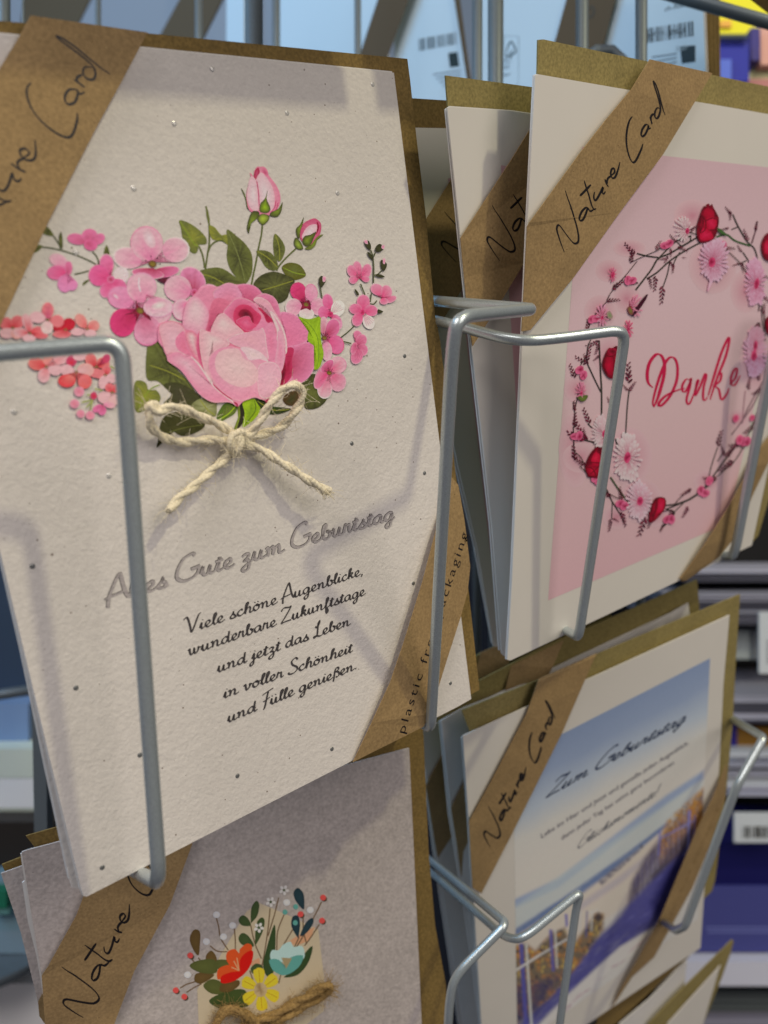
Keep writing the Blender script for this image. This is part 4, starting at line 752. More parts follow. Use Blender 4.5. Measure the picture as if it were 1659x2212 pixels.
grad(b, R2, [(968,385),(1200,400),(1250,1100),(1060,1200)], [(0, pink), (1, pink2)]); b.build('printed_pink_panel', M['ink'], c2c)
bd = sheet('paper_band', [(880,540),(921,473),(980,380),(1060,400),(1040,560),(1004,615),(964,680),(925,740),(895,640)], R2, 1.0, 0.22, M['kraft'], c2c)
nature_card(R2, bd, 1.9, 4.0, [(340,1635),(346,1235),(405,1578)], [(553+1300/3,1700/3),(553+1222/3,1372/3),(553+1372/3,1640/3)], only=1)
# ------------------------------------------------------------------ card 4: lilac recycled card with a printed posy
c4 = thing('greeting_card', 'lilac-grey card with small printed posy and jute string, lower left basket', 'greeting card', P4.hit(215, 2885), 'greeting cards in the wire baskets')
f4 = [(47,1841),(54,1838),(884,1616),(911,2212),(925,2534),(215,2885),(205,2880),(90,2108),(68,1975)]
sheet('front_leaf', f4, P4, 0, 0.45, M['lilac'], c4)
sheet('back_leaf', [(44,1845),(60,1836),(880,1620),(920,2530),(209,2880),(86,2108),(64,1978)], P4, -1.6, 0.45, M['white'], c4)
sheet('envelope', [(56,1806),(500,1680),(912,1560),(915,1590),(926,1841),(940,2000),(963,2125),(966,2212),(985,2500),(300,2800),(75,1830)], P4, -2.8, 0.5, M['kraftenv'], c4)
bd = sheet('paper_band', [(210,1700,0.8),(420,1790,0.8),(415,1824,0.8),(367,1955,0.8),(290,2098,0.8),(240,2230,0.8),(150,2420,0),(130,2400,-0.5),(100,2250,-0.3),(90,2108,0),(104,2088,0.3),(165,1978,0.7),(180,1938,0.8)], P4, 1.0, 0.22, M['kraft'], c4)
nature_card(P4, bd, 2.0, 4.4, [(340,1635),(700,1050),(468,1170)], [(540/3,1474.7+2170/3),(838/3,1474.7+1435/3),(550/3,1474.7+1700/3)])
b = Buf(); b.layer = 0.05
CRM, TAN = D(176,156,128), D(186,138,104)
def k4(pts, c0, c1=None, **k): blob(b, P4, VK(pts), c0, c1 or c0, **k)
def s4(pts, wd, col): stroke(b, P4, VK(pts), wd, col, taper=False)
flat(b, P4, VK([(300,1055),(500,770),(760,330),(880,250),(1160,370),(1430,500),(1490,1000),(1480,1260),(1300,1400),(320,1560)]), lambda p: CRM)
flat(b, P4, VK([(1100,640),(1230,560),(1400,470),(1350,600),(1250,640)]), TAN); flat(b, P4, VK([(800,800),(880,760),(900,900),(820,900)]), TAN)
OL, BRN, GR, SLT, TEA, TEL, YEL, ORG, RDD, WHT, COR, STM = D(92,92,48), D(104,80,44), D(72,84,48), D(44,62,66), D(94,142,128), D(166,184,176), D(206,172,48), D(196,80,36), D(186,28,18), D(196,192,184), D(196,78,70), D(108,84,60)
for p in ([(475,380),(500,470),(520,580),(590,690)], [(645,480),(655,590),(655,690)], [(420,650),(490,700),(580,705)], [(250,770),(330,900)], [(310,760),(380,860)], [(140,1045),(200,1010),(280,985)], [(200,1085),(270,1040),(340,1005)], [(1460,240),(1380,400),(1240,640),(1190,700)], [(1440,450),(1340,600),(1300,650)], [(980,300),(960,500),(930,700),(900,860)], [(1060,200),(1020,360),(960,560)], [(1110,360),(1050,520),(1040,700),(1000,860)], [(1190,500),(1080,680),(1040,720)], [(800,460),(820,560),(850,660),(900,770)], [(1290,350),(1290,500),(1320,630)], [(1250,570),(1200,680)], [(790,880),(830,1000)], [(950,1180),(945,1250)], [(1080,920),(1060,1000)]): s4(p, 2.6, STM)
for p, c in (([(800,430),(805,300),(850,230),(880,270),(860,370),(810,430)], GR), ([(800,460),(720,460),(685,410),(720,365),(770,390)], GR), ([(840,630),(850,450),(900,385),(930,420),(910,520),(860,620)], GR), ([(830,655),(720,640),(685,580),(720,530),(780,560)], GR), ([(310,740),(260,680),(230,580),(270,500),(325,520),(325,640)], BRN), ([(480,900),(400,830),(380,750),(430,695),(480,760)], BRN), ([(460,920),(350,1000),(280,985),(280,920),(340,900)], BRN), ([(230,840),(300,790),(460,780),(480,900),(330,900)], OL), ([(490,780),(640,800),(600,880),(480,860)], OL), ([(360,1010),(440,960),(540,1000),(560,1090),(450,1100),(380,1060)], OL), ([(410,1160),(560,1080),(740,1060),(790,1200),(640,1230),(500,1230)], D(74,84,44)), ([(510,1070),(540,1000),(680,970),(690,1020),(600,1080)], BRN), ([(1290,310),(1220,230),(1200,150),(1240,110),(1290,160),(1300,260)], SLT), ([(1240,575),(1180,470),(1190,380),(1240,370),(1260,440),(1250,540)], SLT), ([(1260,560),(1310,440),(1370,390),(1385,430),(1330,520)], SLT), ([(915,850),(940,700),(1020,450),(1030,640),(1010,900),(960,940)], D(62,78,44)), ([(1375,650),(1340,800),(1240,920),(1110,945),(1160,900),(1270,760)], D(60,76,44)), ([(800,860),(850,815),(910,840),(890,900),(820,910)], GR)):
    k4(p, c, mix(c, (c[0]*0.8, c[1]*0.8, c[2]*0.8), 1))
k4([(980,740),(1000,690),(1060,690),(1100,640),(1170,610),(1200,660),(1270,650),(1300,700),(1280,780),(1100,800),(1000,790)], TEL); k4([(975,780),(1060,780),(1130,860),(1170,760),(1285,740),(1260,830),(1180,900),(1100,925),(1020,890),(985,840)], TEA); flat(b, P4, VK([(1085,760),(1185,765),(1130,865)]), D(150,130,96))
k4([(580,800),(580,710),(650,680),(690,720),(700,680),(760,630),(810,650),(800,740),(760,880),(680,900)], ORG); k4([(490,960),(490,880),(540,840),(620,830),(680,890),(540,950)], ORG); k4([(700,880),(700,780),(760,710),(820,700),(810,800),(760,890),(710,920)], RDD); k4([(520,990),(530,930),(620,895),(700,890),(750,900),(660,970),(570,1000)], RDD)
for p in ([(690,880),(640,790)], [(690,880),(670,760)], [(690,880),(620,850)]): s4(p, 2.4, D(206,140,100))
for a in range(6):
    t = math.radians(a*60+25); cs, sn = math.cos(t), math.sin(t)
    blob(b, P4, VK([(890+u_*cs-v_*sn, 1055+(u_*sn+v_*cs)*1.08) for u_, v_ in ((40,-16),(110,-50),(165,-52),(178,-30),(188,-6),(186,10),(178,34),(160,50),(110,48),(40,16))]), YEL, D(204,166,46)); s4([(890+60*math.cos(t), 1055+60*math.sin(t)), (890+170*math.cos(t), 1055+180*math.sin(t))], 1.5, D(170,128,30))
ell(b, P4, VK, 890, 1060, 62, 68, 0, D(140,112,74), D(176,150,112), n=14, streak=0.5)
for x, y in ((480,360),(630,460),(385,610),(545,565),(210,920),(1135,245),(1355,315)): ell(b, P4, VK, x, y, 34, 32, 0, WHT, D(180,172,166), n=10)
for x, y in ((1475,200),(1465,415),(1265,355),(235,740),(100,1065),(180,1125)): ell(b, P4, VK, x+12, y+12, 26, 26, 0, D(70,60,40), D(70,60,40), n=8); ell(b, P4, VK, x, y, 29, 29, 0, COR, COR, n=8)
for x, y in ((1120,335),(1220,285),(1215,435)): ell(b, P4, VK, x, y, 24, 26, 0, TEA, TEA, n=8)
for x, y in ((1110,130),(985,240),(875,480)):
    for a in range(5):
        t = math.radians(a*72+10); ell(b, P4, VK, x+30*math.cos(t), y+30*math.sin(t), 19, 15, a*72+10, WHT, WHT, n=8)
    ell(b, P4, VK, x, y, 11, 11, 0, GR, GR, n=8)
b.build('printed_posy', M['ink'], c4)
up1 = P1.n
def jrope(pts, r, **k):
    global P1
    path = [P4.hit(*VK([p[:2]])[0], p[2]) for p in pts]
    return rope(path, r, M['jute'], c4, name='jute_string', **k)
jrope([(200,1700,2),(420,1500,2),(500,1330,2.5),(560,1260,3),(660,1250,3),(760,1300,2.5),(900,1400,2),(1000,1440,2)], 0.0014, hairs=420, hairlen=0.0045, plies=2, pitch=0.016)
jrope([(700,1440,2),(900,1330,2),(1020,1300,2),(1160,1210,2),(1300,1140,3),(1420,1060,4),(1520,1020,5),(1530,1070,4),(1440,1130,3),(1300,1210,2.4),(1160,1290,2),(1000,1400,1.6)], 0.0014, hairs=600, hairlen=0.0045, plies=2, pitch=0.016)
S4 = P4.shift(-10)
c4b = thing('greeting_card', 'darker lilac card leaning behind, at the bottom left corner of the picture', 'greeting card', S4.hit(150, 2500), 'greeting cards in the wire baskets')
sheet('front_leaf', [(2,1887),(50,1870),(400,1790),(400,2500),(200,2500),(82,2165),(45,2015)], S4, 0, 0.45, M['lilac'], c4b)
sheet('back_leaf', [(48,1907),(54,1902),(300,1850),(300,2300),(90,2110),(60,1990)], S4, 5.5, 0.45, M['white'], c4b)
sheet('envelope', [(4,1868),(45,1852),(400,1770),(400,2300),(140,2300),(40,1950)], S4, -1.6, 0.5, M['kraftenv'], c4b)
sheet('paper_band', [(82,2165),(95,2140),(200,2000),(250,2230),(110,2230),(85,2195)], S4, 0.8, 0.22, M['kraft'], c4b)
# ------------------------------------------------------------------ card 3: blue beach birthday card and those behind it
c3 = thing('greeting_card', 'birthday card with blue beach photograph in the lower right basket', 'greeting card', P3.hit(1050, 2359), 'greeting cards in the wire baskets')
sheet('front_leaf', [(1000,1590),(1008,1586),(1576,1329),(1563,1475),(1553,1675),(1526,1858),(1513,2048),(1050,2359),(1040,2212),(1013,1775)], P3, 0, 0.45, M['smooth'], c3)
sheet('back_leaf', [(997,1592),(1573,1331),(1560,1475),(1550,1675),(1523,1858),(1508,2044),(1047,2355),(1037,2212),(1010,1775)], P3, -1.4, 0.4, M['white'], c3)
sheet('envelope', [(998,1535),(1161,1470),(1286,1415),(1599,1284),(1590,1420),(1583,1560),(1570,1700),(1545,1900),(1538,1925),(1512,1950),(1240,2080),(1030,1620)], P3, -2.4, 0.5, M['olive'], c3)
sky0, sky1, sky2 = D(100,116,142), D(150,156,160), D(184,168,150)
PT = [(1108,1640),(1534,1422),(1508,1985),(1118,2260)]
def P3q(u, v):
    a = (PT[0][0]+(PT[1][0]-PT[0][0])*u, PT[0][1]+(PT[1][1]-PT[0][1])*u); c = (PT[3][0]+(PT[2][0]-PT[3][0])*u, PT[3][1]+(PT[2][1]-PT[3][1])*u)
    return (a[0]+(c[0]-a[0])*v, a[1]+(c[1]-a[1])*v)
import numpy as np
rs = np.random.RandomState(5)
NU, NV = 170, 250
gu, gv = np.meshgrid(np.linspace(0, 1, NU), np.linspace(0, 1, NV))
ax_ = PT[0][0]+(PT[1][0]-PT[0][0])*gu; ay_ = PT[0][1]+(PT[1][1]-PT[0][1])*gu; bx_ = PT[3][0]+(PT[2][0]-PT[3][0])*gu; by_ = PT[3][1]+(PT[2][1]-PT[3][1])*gu
GX = ax_+(bx_-ax_)*gv; GY = ay_+(by_-ay_)*gv
zx = (GX-Z[9].x)*3.0; zy = (GY-Z[9].y)*3.0                 # artwork is laid out on the enlarged detail's grid
def vnoise(x, y, seed):
    g = np.random.RandomState(seed).rand(64, 64); xi = np.floor(x).astype(int); yi = np.floor(y).astype(int); fx = x-xi; fy = y-yi; fx = fx*fx*(3-2*fx); fy = fy*fy*(3-2*fy)
    a = g[yi % 64, xi % 64]; b_ = g[yi % 64, (xi+1) % 64]; c_ = g[(yi+1) % 64, xi % 64]; d_ = g[(yi+1) % 64, (xi+1) % 64]
    return (a*(1-fx)+b_*fx)*(1-fy)+(c_*(1-fx)+d_*fx)*fy
def fbm(x, y, seed): return 0.5*vnoise(x, y, seed)+0.3*vnoise(x*2.1, y*2.1, seed+1)+0.2*vnoise(x*4.3, y*4.3, seed+2)
def mask(poly, f):
    inside = np.zeros_like(zx, bool); dist = np.full(zx.shape, 1e9); n = len(poly)
    for i in range(n):
        x0, y0 = poly[i]; x1, y1 = poly[(i+1) % n]
        cond = ((y0 > zy) != (y1 > zy)) & (zx < (x1-x0)*(zy-y0)/((y1-y0) if y1 != y0 else 1e-9)+x0); inside ^= cond
        L2 = (x1-x0)**2+(y1-y0)**2+1e-9; t = np.clip(((zx-x0)*(x1-x0)+(zy-y0)*(y1-y0))/L2, 0, 1); dist = np.minimum(dist, np.hypot(zx-x0-t*(x1-x0), zy-y0-t*(y1-y0)))
    return np.clip(0.5+np.where(inside, dist, -dist)/(2*f), 0, 1)
IMG = np.zeros(zx.shape+(3,))
ks = [(0, D(118,130,152)), (0.1, D(128,138,156)), (0.2, D(158,161,164)), (0.29, D(184,174,160)), (0.45, D(190,176,160)), (1, D(182,172,160))]
for c in range(3): IMG[..., c] = np.interp(gv+0.03*(fbm(gu*6, gv*9, 3)-.5), [k[0] for k in ks], [k[1][c] for k in ks])
def lay_(poly, col, f=10, k=1.0, tex=None):
    global IMG
    m = (mask(poly, f)*k); m = m*tex if tex is not None else m
    IMG = IMG*(1-m[..., None])+np.array(col)*m[..., None]
along = (zx*0.80-zy*0.60)/60; across = (zx*0.60+zy*0.80)/14   # streak directions
st = fbm(along*0.6, across, 20)
lay_([(-60,1440),(300,1270),(700,960),(1000,730),(1240,570),(1240,625),(1010,790),(700,1020),(300,1330),(-60,1500)], D(128,142,164), 12, 0.9)
lay_([(-60,1500),(1240,620),(1240,770),(460,1350),(-60,1660)], D(166,170,164), 14, 0.8, 0.7+0.3*st)
lay_([(-60,1650),(400,1345),(760,1090),(1010,900),(1010,935),(760,1150),(480,1375),(-60,1700)], D(98,114,144), 9, 1.0, np.clip(0.45+st, 0, 1))
lay_([(-60,1700),(450,1370),(760,1140),(1010,930),(1240,760),(1240,900),(900,1180),(800,1400),(560,1560),(430,1680),(100,1760),(-60,1800)], D(198,172,152), 12)
lay_([(420,1440),(700,1250),(880,1110),(900,1130),(720,1290),(440,1480)], D(150,140,152), 14, 0.5)
lay_([(560,1290),(700,1165),(840,1070),(820,1100),(690,1220),(580,1315)], D(104,98,108), 7, 0.9, np.clip(fbm(zx/26, zy/16, 30)*1.7-0.1, 0, 1))
veg = fbm(zx/20, zy/30, 40); vert = fbm(zx/9, zy/70, 44); speck = fbm(zx/9, zy/11, 48)
lay_([(770,1300),(860,1130),(960,1000),(1110,860),(1240,700),(1240,1060),(1150,1240),(900,1600),(640,1650),(750,1430)], D(88,74,92), 16, 0.95, np.clip(0.55+0.7*vert, 0, 1))
gold = [(960,1010),(1010,890),(1110,800),(1240,680),(1240,900),(1160,1010),(1080,1140),(960,1180)]
lay_(gold, D(168,112,38), 14, 1.0, np.clip(veg*2.2-0.35, 0, 1)); lay_(gold, D(200,150,50), 12, 1.0, np.clip(speck*4-2.3, 0, 1)); lay_(gold, D(84,66,44), 12, 1.0, np.clip(2.0-speck*5, 0, 1))
lay_([(1010,1080),(1170,930),(1190,1020),(1050,1330),(930,1420),(900,1260)], D(76,64,66), 22, 0.9, np.clip(0.5+veg, 0, 1))
path = [(790,1400),(960,1230),(1200,1000),(1040,1420),(930,1580),(700,1720),(380,2010),(160,2230),(20,2230),(250,2020),(420,1770),(640,1570)]
lay_(path, D(72,68,128), 20, 1.0, np.clip(0.75+0.5*st, 0, 1)); lay_(path, D(112,104,150), 14, 0.7, np.clip(st*4-2.4, 0, 1)); lay_([(1010,1220),(1200,1000),(1060,1400),(930,1540),(900,1420)], D(24,20,84), 24, 0.85)
left = [(-40,1720),(90,1690),(150,1740),(260,1620),(340,1590),(390,1700),(440,1640),(540,1500),(590,1500),(590,1600),(450,1800),(250,2040),(-40,2260)]
lay_(left, D(112,92,66), 16, 0.95); lay_(left, D(176,116,34), 12, 1.0, np.clip(fbm(zx/34, zy/34, 60)*3.4-1.5, 0, 1)); lay_(left, D(196,158,60), 10, 1.0, np.clip(fbm(zx/22, zy/26, 64)*5-3.0, 0, 1)); lay_(left, D(58,50,58), 12, 1.0, np.clip(2.1-fbm(zx/26, zy/22, 68)*5.2, 0, 1))
lay_([(-40,1960),(200,1930),(330,1880),(160,2150),(-40,2260)], D(60,54,92), 30, 0.8, np.clip(0.4+veg, 0, 1))
lay_([(160,2240),(380,2010),(700,1715),(920,1585),(900,1650),(820,1710),(620,1870),(420,2070),(300,2240)], D(200,182,172), 10)
lay_([(200,2240),(560,1900),(880,1640),(900,1650),(620,1900),(330,2240)], D(160,122,128), 10, 0.8, np.clip(st*4-2.0, 0, 1))
def line_(x0, y0, x1, y1, w_, col, k=1.0, f=5):
    L = math.hypot(x1-x0, y1-y0); nx, ny = -(y1-y0)/L*w_/2, (x1-x0)/L*w_/2; lay_([(x0+nx, y0+ny), (x1+nx, y1+ny), (x1-nx, y1-ny), (x0-nx, y0-ny)], col, f, k)
for i in range(22):
    t = i/21; x = 790+360*t; y = 1290-400*t; line_(x, y-30-40*t, x, y+50+90*t, 5, (D(96,84,116), D(120,108,146))[i % 2], 0.75)
line_(960,1010,1190,890,9,D(120,116,172),.9); line_(1150,830,1140,1130,15,D(112,110,174)); line_(1185,860,1175,1040,10,D(96,92,160)); line_(958,960,950,1120,11,D(104,100,160)); line_(1110,1120,1190,1060,6,D(120,116,172),.7)
for x0, y0, x1, y1, w_, c_ in ((60,1690,92,2240,26,D(76,72,144)),(92,1690,128,2240,14,D(186,182,188)),(0,1880,180,1765,16,D(192,184,186)),(180,1765,360,1660,12,D(184,176,182)),(250,1600,268,1870,20,D(84,78,146)),(280,1600,292,1850,10,D(186,182,190)),(350,1500,356,1580,16,D(92,86,152)),(486,1480,480,1650,9,D(84,80,130)),(522,1480,514,1610,8,D(186,182,190)),(446,1480,436,1610,7,D(176,172,180)),(500,1490,560,1470,6,D(186,182,190)),(5,1640,8,2240,10,D(206,198,186))): line_(x0, y0, x1, y1, w_, c_, 0.95, 4)
for cx_, cy_, r_ in ((840,1062,10),(560,1520,34)): lay_([(cx_-r_,cy_),(cx_,cy_-r_),(cx_+r_,cy_),(cx_,cy_+r_)], D(70,60,62), 10, 0.9)
lum_ = IMG.mean(axis=2, keepdims=True); IMG = IMG*0.80+lum_*0.20; IMG *= (1+0.05*(fbm(zx/7, zy/7, 90)-0.5))[..., None]
b = Buf(); V = [P3.hit(float(x), float(y), 0.05) for x, y in zip(GX.ravel(), GY.ravel())]
b.add(V, [(r*NU+c, r*NU+c+1, (r+1)*NU+c+1, (r+1)*NU+c) for r in range(NV-1) for c in range(NU-1)], [tuple(x) for x in np.clip(IMG, 0.002, 0.9).reshape(-1, 3).tolist()])
b.build('printed_beach_photograph', M['ink'], c3)
b = Buf(); b.layer = 0.16
script_line(b, P3, 'Zum Geburtstag', (1180,1722), (1478,1558), 2.5, 0.85, slant=0.35)
script_line(b, P3, 'Glücksmomente!', (1245,1835), (1418,1716), 2.0, 0.42, slant=0.4)
b.c = [D(44,52,72)]*len(b.c)
type_line(b, P3, 'Lebe im Hier und Jetzt und genieße jeden Augenblick,', (1168,1811), (1487,1607), col=D(96,88,92), height=3.6)
type_line(b, P3, 'denn jeder Tag hat seine ganz besonderen', (1212,1815), (1455,1650), col=D(96,88,92), height=3.6)
b.build('printed_verse', M['ink'], c3)
bd = sheet('paper_band', [(1161,1475,-0.5),(1165,1466,-1.2),(1288,1412,-1.2),(1286,1418,-0.5),(1256,1487,0.4),(1214,1584,0.8),(1107,1800,0.7),(1040,1930,0.2),(1021,1918,-0.6),(1017,1850,-0.5),(1013,1774,0),(1060,1690,0.5),(1137,1543,0.6)], P3, 0.9, 0.22, M['kraft'], c3)
nature_card(P3, bd, 2.0, 4.2, [(340,1635),(918,527),(785,1050)], [(877.8+450*.4047,1316.7+1270*.4047),(877.8+745*.4047,1316.7+488*.4047),(877.8+688*.4047,1316.7+815*.4047)])
bd = sheet('paper_band', [(1570,1650,0),(1539,1725,2),(1506,1791,3),(1423,1991,3),(1339,2141,1),(1320,2180,0),(1366,2110,0),(1413,2068,1),(1496,1918,2),(1529,1838,2),(1566,1725,0)], P3, 1.0, 0.22, M['kraft'], c3)
b = Buf(); b.layer = 0.0; type_line(b, Drape(P3, bd), 'plastic free packaging', (1430,2010), (1548,1740), spacing=1.1, height=3.6, col=D(110,86,50)); b.build('band_lettering', M['ink'], bd)
# cards behind card 3
T3 = P3.shift(-12)
c3b = thing('greeting_card', 'second card behind the beach card, grey-white strip under its olive envelope', 'greeting card', T3.hit(1050, 2330), 'greeting cards in the wire baskets')
sheet('front_leaf', [(953,1556),(1000,1530),(1280,1420),(1487,1303),(1490,1330),(1480,2100),(1060,2330),(1030,2100),(1008,1950),(975,1760)], T3, 0, 0.45, M['white'], c3b)
sheet('back_leaf', [(949,1558),(1480,1310),(1475,2100),(1050,2330),(1022,2100),(1001,1950),(969,1760)], T3, -2.0, 0.45, M['white'], c3b)
sheet('envelope', [(940,1520),(1190,1390),(1360,1318),(1506,1252),(1511,1314),(1500,1900),(1100,2100),(960,1640)], T3, -3.0, 0.5, M['olive'], c3b)
sheet('paper_band', [(1104,1438,-4),(1218,1383,-4),(1193,1442,0),(1001,1840,0),(997,1895,0),(975,1746,0),(1001,1693,0),(1090,1500,-2)], T3, 1.0, 0.22, M['kraft'], c3b)
U3 = P3.shift(-26)
c3c = thing('greeting_card', 'third card behind the beach card with dark shaded band', 'greeting card', U3.hit(1010, 2330), 'greeting cards in the wire baskets')
sheet('front_leaf', [(905,1580),(1300,1400),(1400,2100),(1040,2330),(1000,2212),(975,2050),(945,1860),(925,1700)], U3, 0, 0.45, M['white'], c3c)
sheet('back_leaf', [(900,1583),(1300,1400),(1400,2100),(1030,2330),(990,2212),(967,2050),(938,1860),(919,1700)], U3, -2.4, 0.45, M['white'], c3c)
sheet('envelope', [(900,1500),(1040,1410),(1320,1290),(1320,1900),(1000,2000)], U3, -3.4, 0.5, M['olive'], c3c)
sheet('paper_band', [(1038,1410,-4),(1095,1386,-4),(1100,1440,0),(977,1806,0),(945,1855,0),(920,1697,0),(955,1632,0),(1010,1520,-2)], U3, 1.0, 0.22, M['kraft'], c3c)
# lower row, bottom right
B5 = P3.shift(-6)
c5 = thing('greeting_card', 'brown envelope card in the bottom row below the beach card', 'greeting card', B5.hit(1290, 2300), 'greeting cards in the wire baskets')
sheet('envelope', [(1494,2008),(1489,2066),(1440,2110),(1330,2212),(1240,2260),(1290,2212),(1290,2190),(1362,2128)], B5, -1.0, 0.5, M['kraftenv'], c5)
sheet('front_leaf', [(1338,2212),(1400,2160),(1484,2074),(1478,2135),(1430,2230),(1330,2260)], B5, 0.4, 0.45, M['white'], c5)
B6 = P3.shift(-2)
c6 = thing('greeting_card', 'white card with thin kraft envelope rim at the bottom right', 'greeting card', B6.hit(1400, 2300), 'greeting cards in the wire baskets')
sheet('envelope', [(1582,2030),(1585,2034),(1578,2060),(1560,2110),(1500,2260),(1385,2260),(1402,2212),(1460,2150)], B6, -1.2, 0.5, M['olive'], c6)
sheet('front_leaf', [(1557,2085),(1554,2092),(1505,2260),(1430,2260),(1442,2212)], B6, 0, 0.45, M['smooth'], c6)
# ------------------------------------------------------------------ wire baskets
WR = 0.00152
def wire(parent, pts, rad, r=WR, name='wire', mt='wire'):
    b = Buf(); tube(b, fillet([at(*p) for p in pts], rad), r, 14); return b.build(name, M[mt], parent, smooth=True)
GB = 'silver wire card baskets'
b1 = thing('wire_basket', 'silver wire basket holding the large rose birthday card', 'wire basket', at(345,1880,168), GB)
wire(b1, [(-420,900,250),(-330,790,130),(262,740,146),(343,1885,165),(338,1905,169),(318,1895,178),(250,1860,230)], [0,.006,.0035,.004,.0015,.002,0], name='front_left_wire')
wire(b1, [(700,628,330),(945,651,226),(1148,668,197),(990,684,175),(978,740,177),(931,1562,232),(926,1570,236),(905,1558,247),(850,1540,290)], [0,.01,.0013,.006,.01,.003,.0012,.002,0], name='front_right_wire')
b2 = thing('wire_basket', 'silver wire basket holding the pink thank-you cards', 'wire basket', at(1250,1370,260), GB)
wire(b2, [(700,655,262),(945,692,227),(1118,739,214),(1222,729,218),(1338,713,221),(1349,730,223),(1252,1362,258),(1247,1375,260),(1225,1363,272),(1180,1340,310)], [0,.01,.008,.01,.004,.003,.003,.0015,.002,0], r=0.0015, name='front_left_wire')
wire(b2, [(1860,560,440),(1800,700,330),(1690,660,285),(1590,1180,322),(1583,1200,325),(1562,1200,334),(1530,1180,370)], [0,.01,.006,.003,.0015,.002,0], r=0.0018, name='front_right_wire')
b3 = thing('wire_basket', 'silver wire basket holding the blue beach card', 'wire basket', at(1209,2212,290), GB)
wire(b3, [(800,1780,420),(926,1880,330),(1092,2025,272),(1128,2030,268),(1255,1925,275),(1245,1960,277),(1209,2212,288),(1190,2400,300)], [0,.006,.005,.006,.003,.003,.005,0], r=0.00135, name='front_left_wire')
wire(b3, [(1500,1500,430),(1582,1553,375),(1650,1593,335),(1596,1690,330),(1585,1715,331),(1480,2000,350),(1460,2010,360),(1430,1990,390)], [0,.006,.0025,.005,.004,.003,.002,0], r=0.0017, name='front_right_wire')
b4 = thing('wire_basket', 'silver wire basket in the lower left holding the lilac cards', 'wire basket', at(960,2300,270), GB)
wire(b4, [(800,1760,400),(929,1858,320),(1095,1995,258),(985,2105,255),(972,2150,256),(957,2400,270)], [0,.006,.003,.006,.006,0], r=0.0014, name='front_right_wire')
# ------------------------------------------------------------------ rack: upright posts and rails behind the baskets
rk = thing('card_rack', 'grey metal card rack of upright posts behind the cards', 'display rack', at(830,0,300))
def post(x0, x1, y0, y1, z0, z1, wpx):
    r = wpx*z0/FO/2000; b = Buf(); a, c = at(x0, y0, z0), at(x1, y1, z1); tube(b, [a, a.lerp(c, .5), c], r, 16); b.build('post', M['post'], rk, smooth=True)
for x0, x1, z, wpx in ((8,12,300,26),(50,52,300,7),(211,215,400,13),(428,432,420,16),(548,553,270,38),(596,598,420,17),(772,776,400,15),(1031,1030,310,24),(1071,1069,300,36),(1258,1254,300,29),(1386,1382,305,27)):
    post(x0, x1, -300, 900 if x0 < 60 or z == 420 else 1700, z, z if z == 420 or x0 < 600 else z+(110 if x0 < 1200 else 150), wpx)
b = Buf(); tube(b, [at(1380,-32,330), at(1700,60,330), at(1800,90,330)], 0.0026, 12); b.build('top_rail', M['post'], rk, smooth=True)
b = Buf(); tube(b, [at(1270,128,345), at(1290,112,345), at(1320,112,345), at(1350,140,345), at(1360,175,345)], 0.0028, 12); b.build('hook', M['post'], rk, smooth=True)
b = Buf(); a = Plane(pts=[(84,1500,330),(110,1500,330),(84,1800,330)]); slab(b, [(66,1380),(96,1380),(102,1800),(74,1800)], a, 0, 6); fixnormals(b.build('side_post', M['post'], rk))
# ------------------------------------------------------------------ cards on the far side of the rack, seen from the back
BK = Plane(pts=[(500,0,560),(1600,0,350),(500,400,560)])
KB = 'card backs behind the rack'
def back_card(label, pts, off, bands=(), extra=None, col='bluelit'):
    t = thing('greeting_card', label, 'greeting card', BK.hit(*pts[-1], off), KB)
    sheet('back_leaf', pts, BK, off, 0.5, M[col], t); sheet('front_leaf', [(x+5, y-2) for x, y in pts], BK, off-2.5, 0.5, M['white'], t)
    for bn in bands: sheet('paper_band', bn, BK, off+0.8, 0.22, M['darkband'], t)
    if extra:
        b = Buf(); b.layer = off+0.1; extra(b); b.build('printed_label', M['flatc'], t)
    return t
INK = (0.02, 0.03, 0.035)
def barcode(b, x, y, wd, h, sk, n=26, col=INK):
    rr = random.Random(int(x)); px = 0
    while px < wd:
        bw = rr.choice((1.4, 1.4, 2.6, 4.0))
        flat(b, BK, [(x+px, y+sk*px), (x+px+bw, y+sk*(px+bw)), (x+px+bw+1, y+h+sk*(px+bw)), (x+px+1, y+h+sk*px)], col, True); px += bw+rr.choice((1.6, 1.6, 3, 4.5))
back_card('back of a card at the top left with brown diagonal bands', [(-20,-80),(420,-80),(430,200),(-20,200)], 0, [[(60,-80),(235,-80),(150,90),(40,90)]], col='shadeback')
back_card('back of a card above the middle of the rose card', [(385,-80),(600,-80),(600,200),(375,200)], 3, [[(430,-80),(520,-80),(400,160),(300,160)]], col='shadeback')
back_card('plain pale card back left of the olive striped band', [(590,-80),(845,-80),(830,200),(590,200)], 6, [[(845,-90),(915,-90),(820,170),(760,170)]])
def lab1(b):
    barcode(b, 905, 84, 82, 26, -0.18); b.layer += 0.01; flat(b, BK, [(968,115),(988,112),(992,143),(972,146)], (0.01,0.02,0.02))
    for k in range(5): flat(b, BK, [(935+k*7,160+k*8),(995,150+k*8),(995,153+k*8),(935+k*7,163+k*8)], (0.2,0.27,0.33))
back_card('card back with small blurred barcode behind the gap', [(900,-80),(970,-80),(1013,170),(1013,320),(860,320),(850,60)], 1, [[(972,-60),(986,-60),(1020,200),(1013,200)]], lab1)
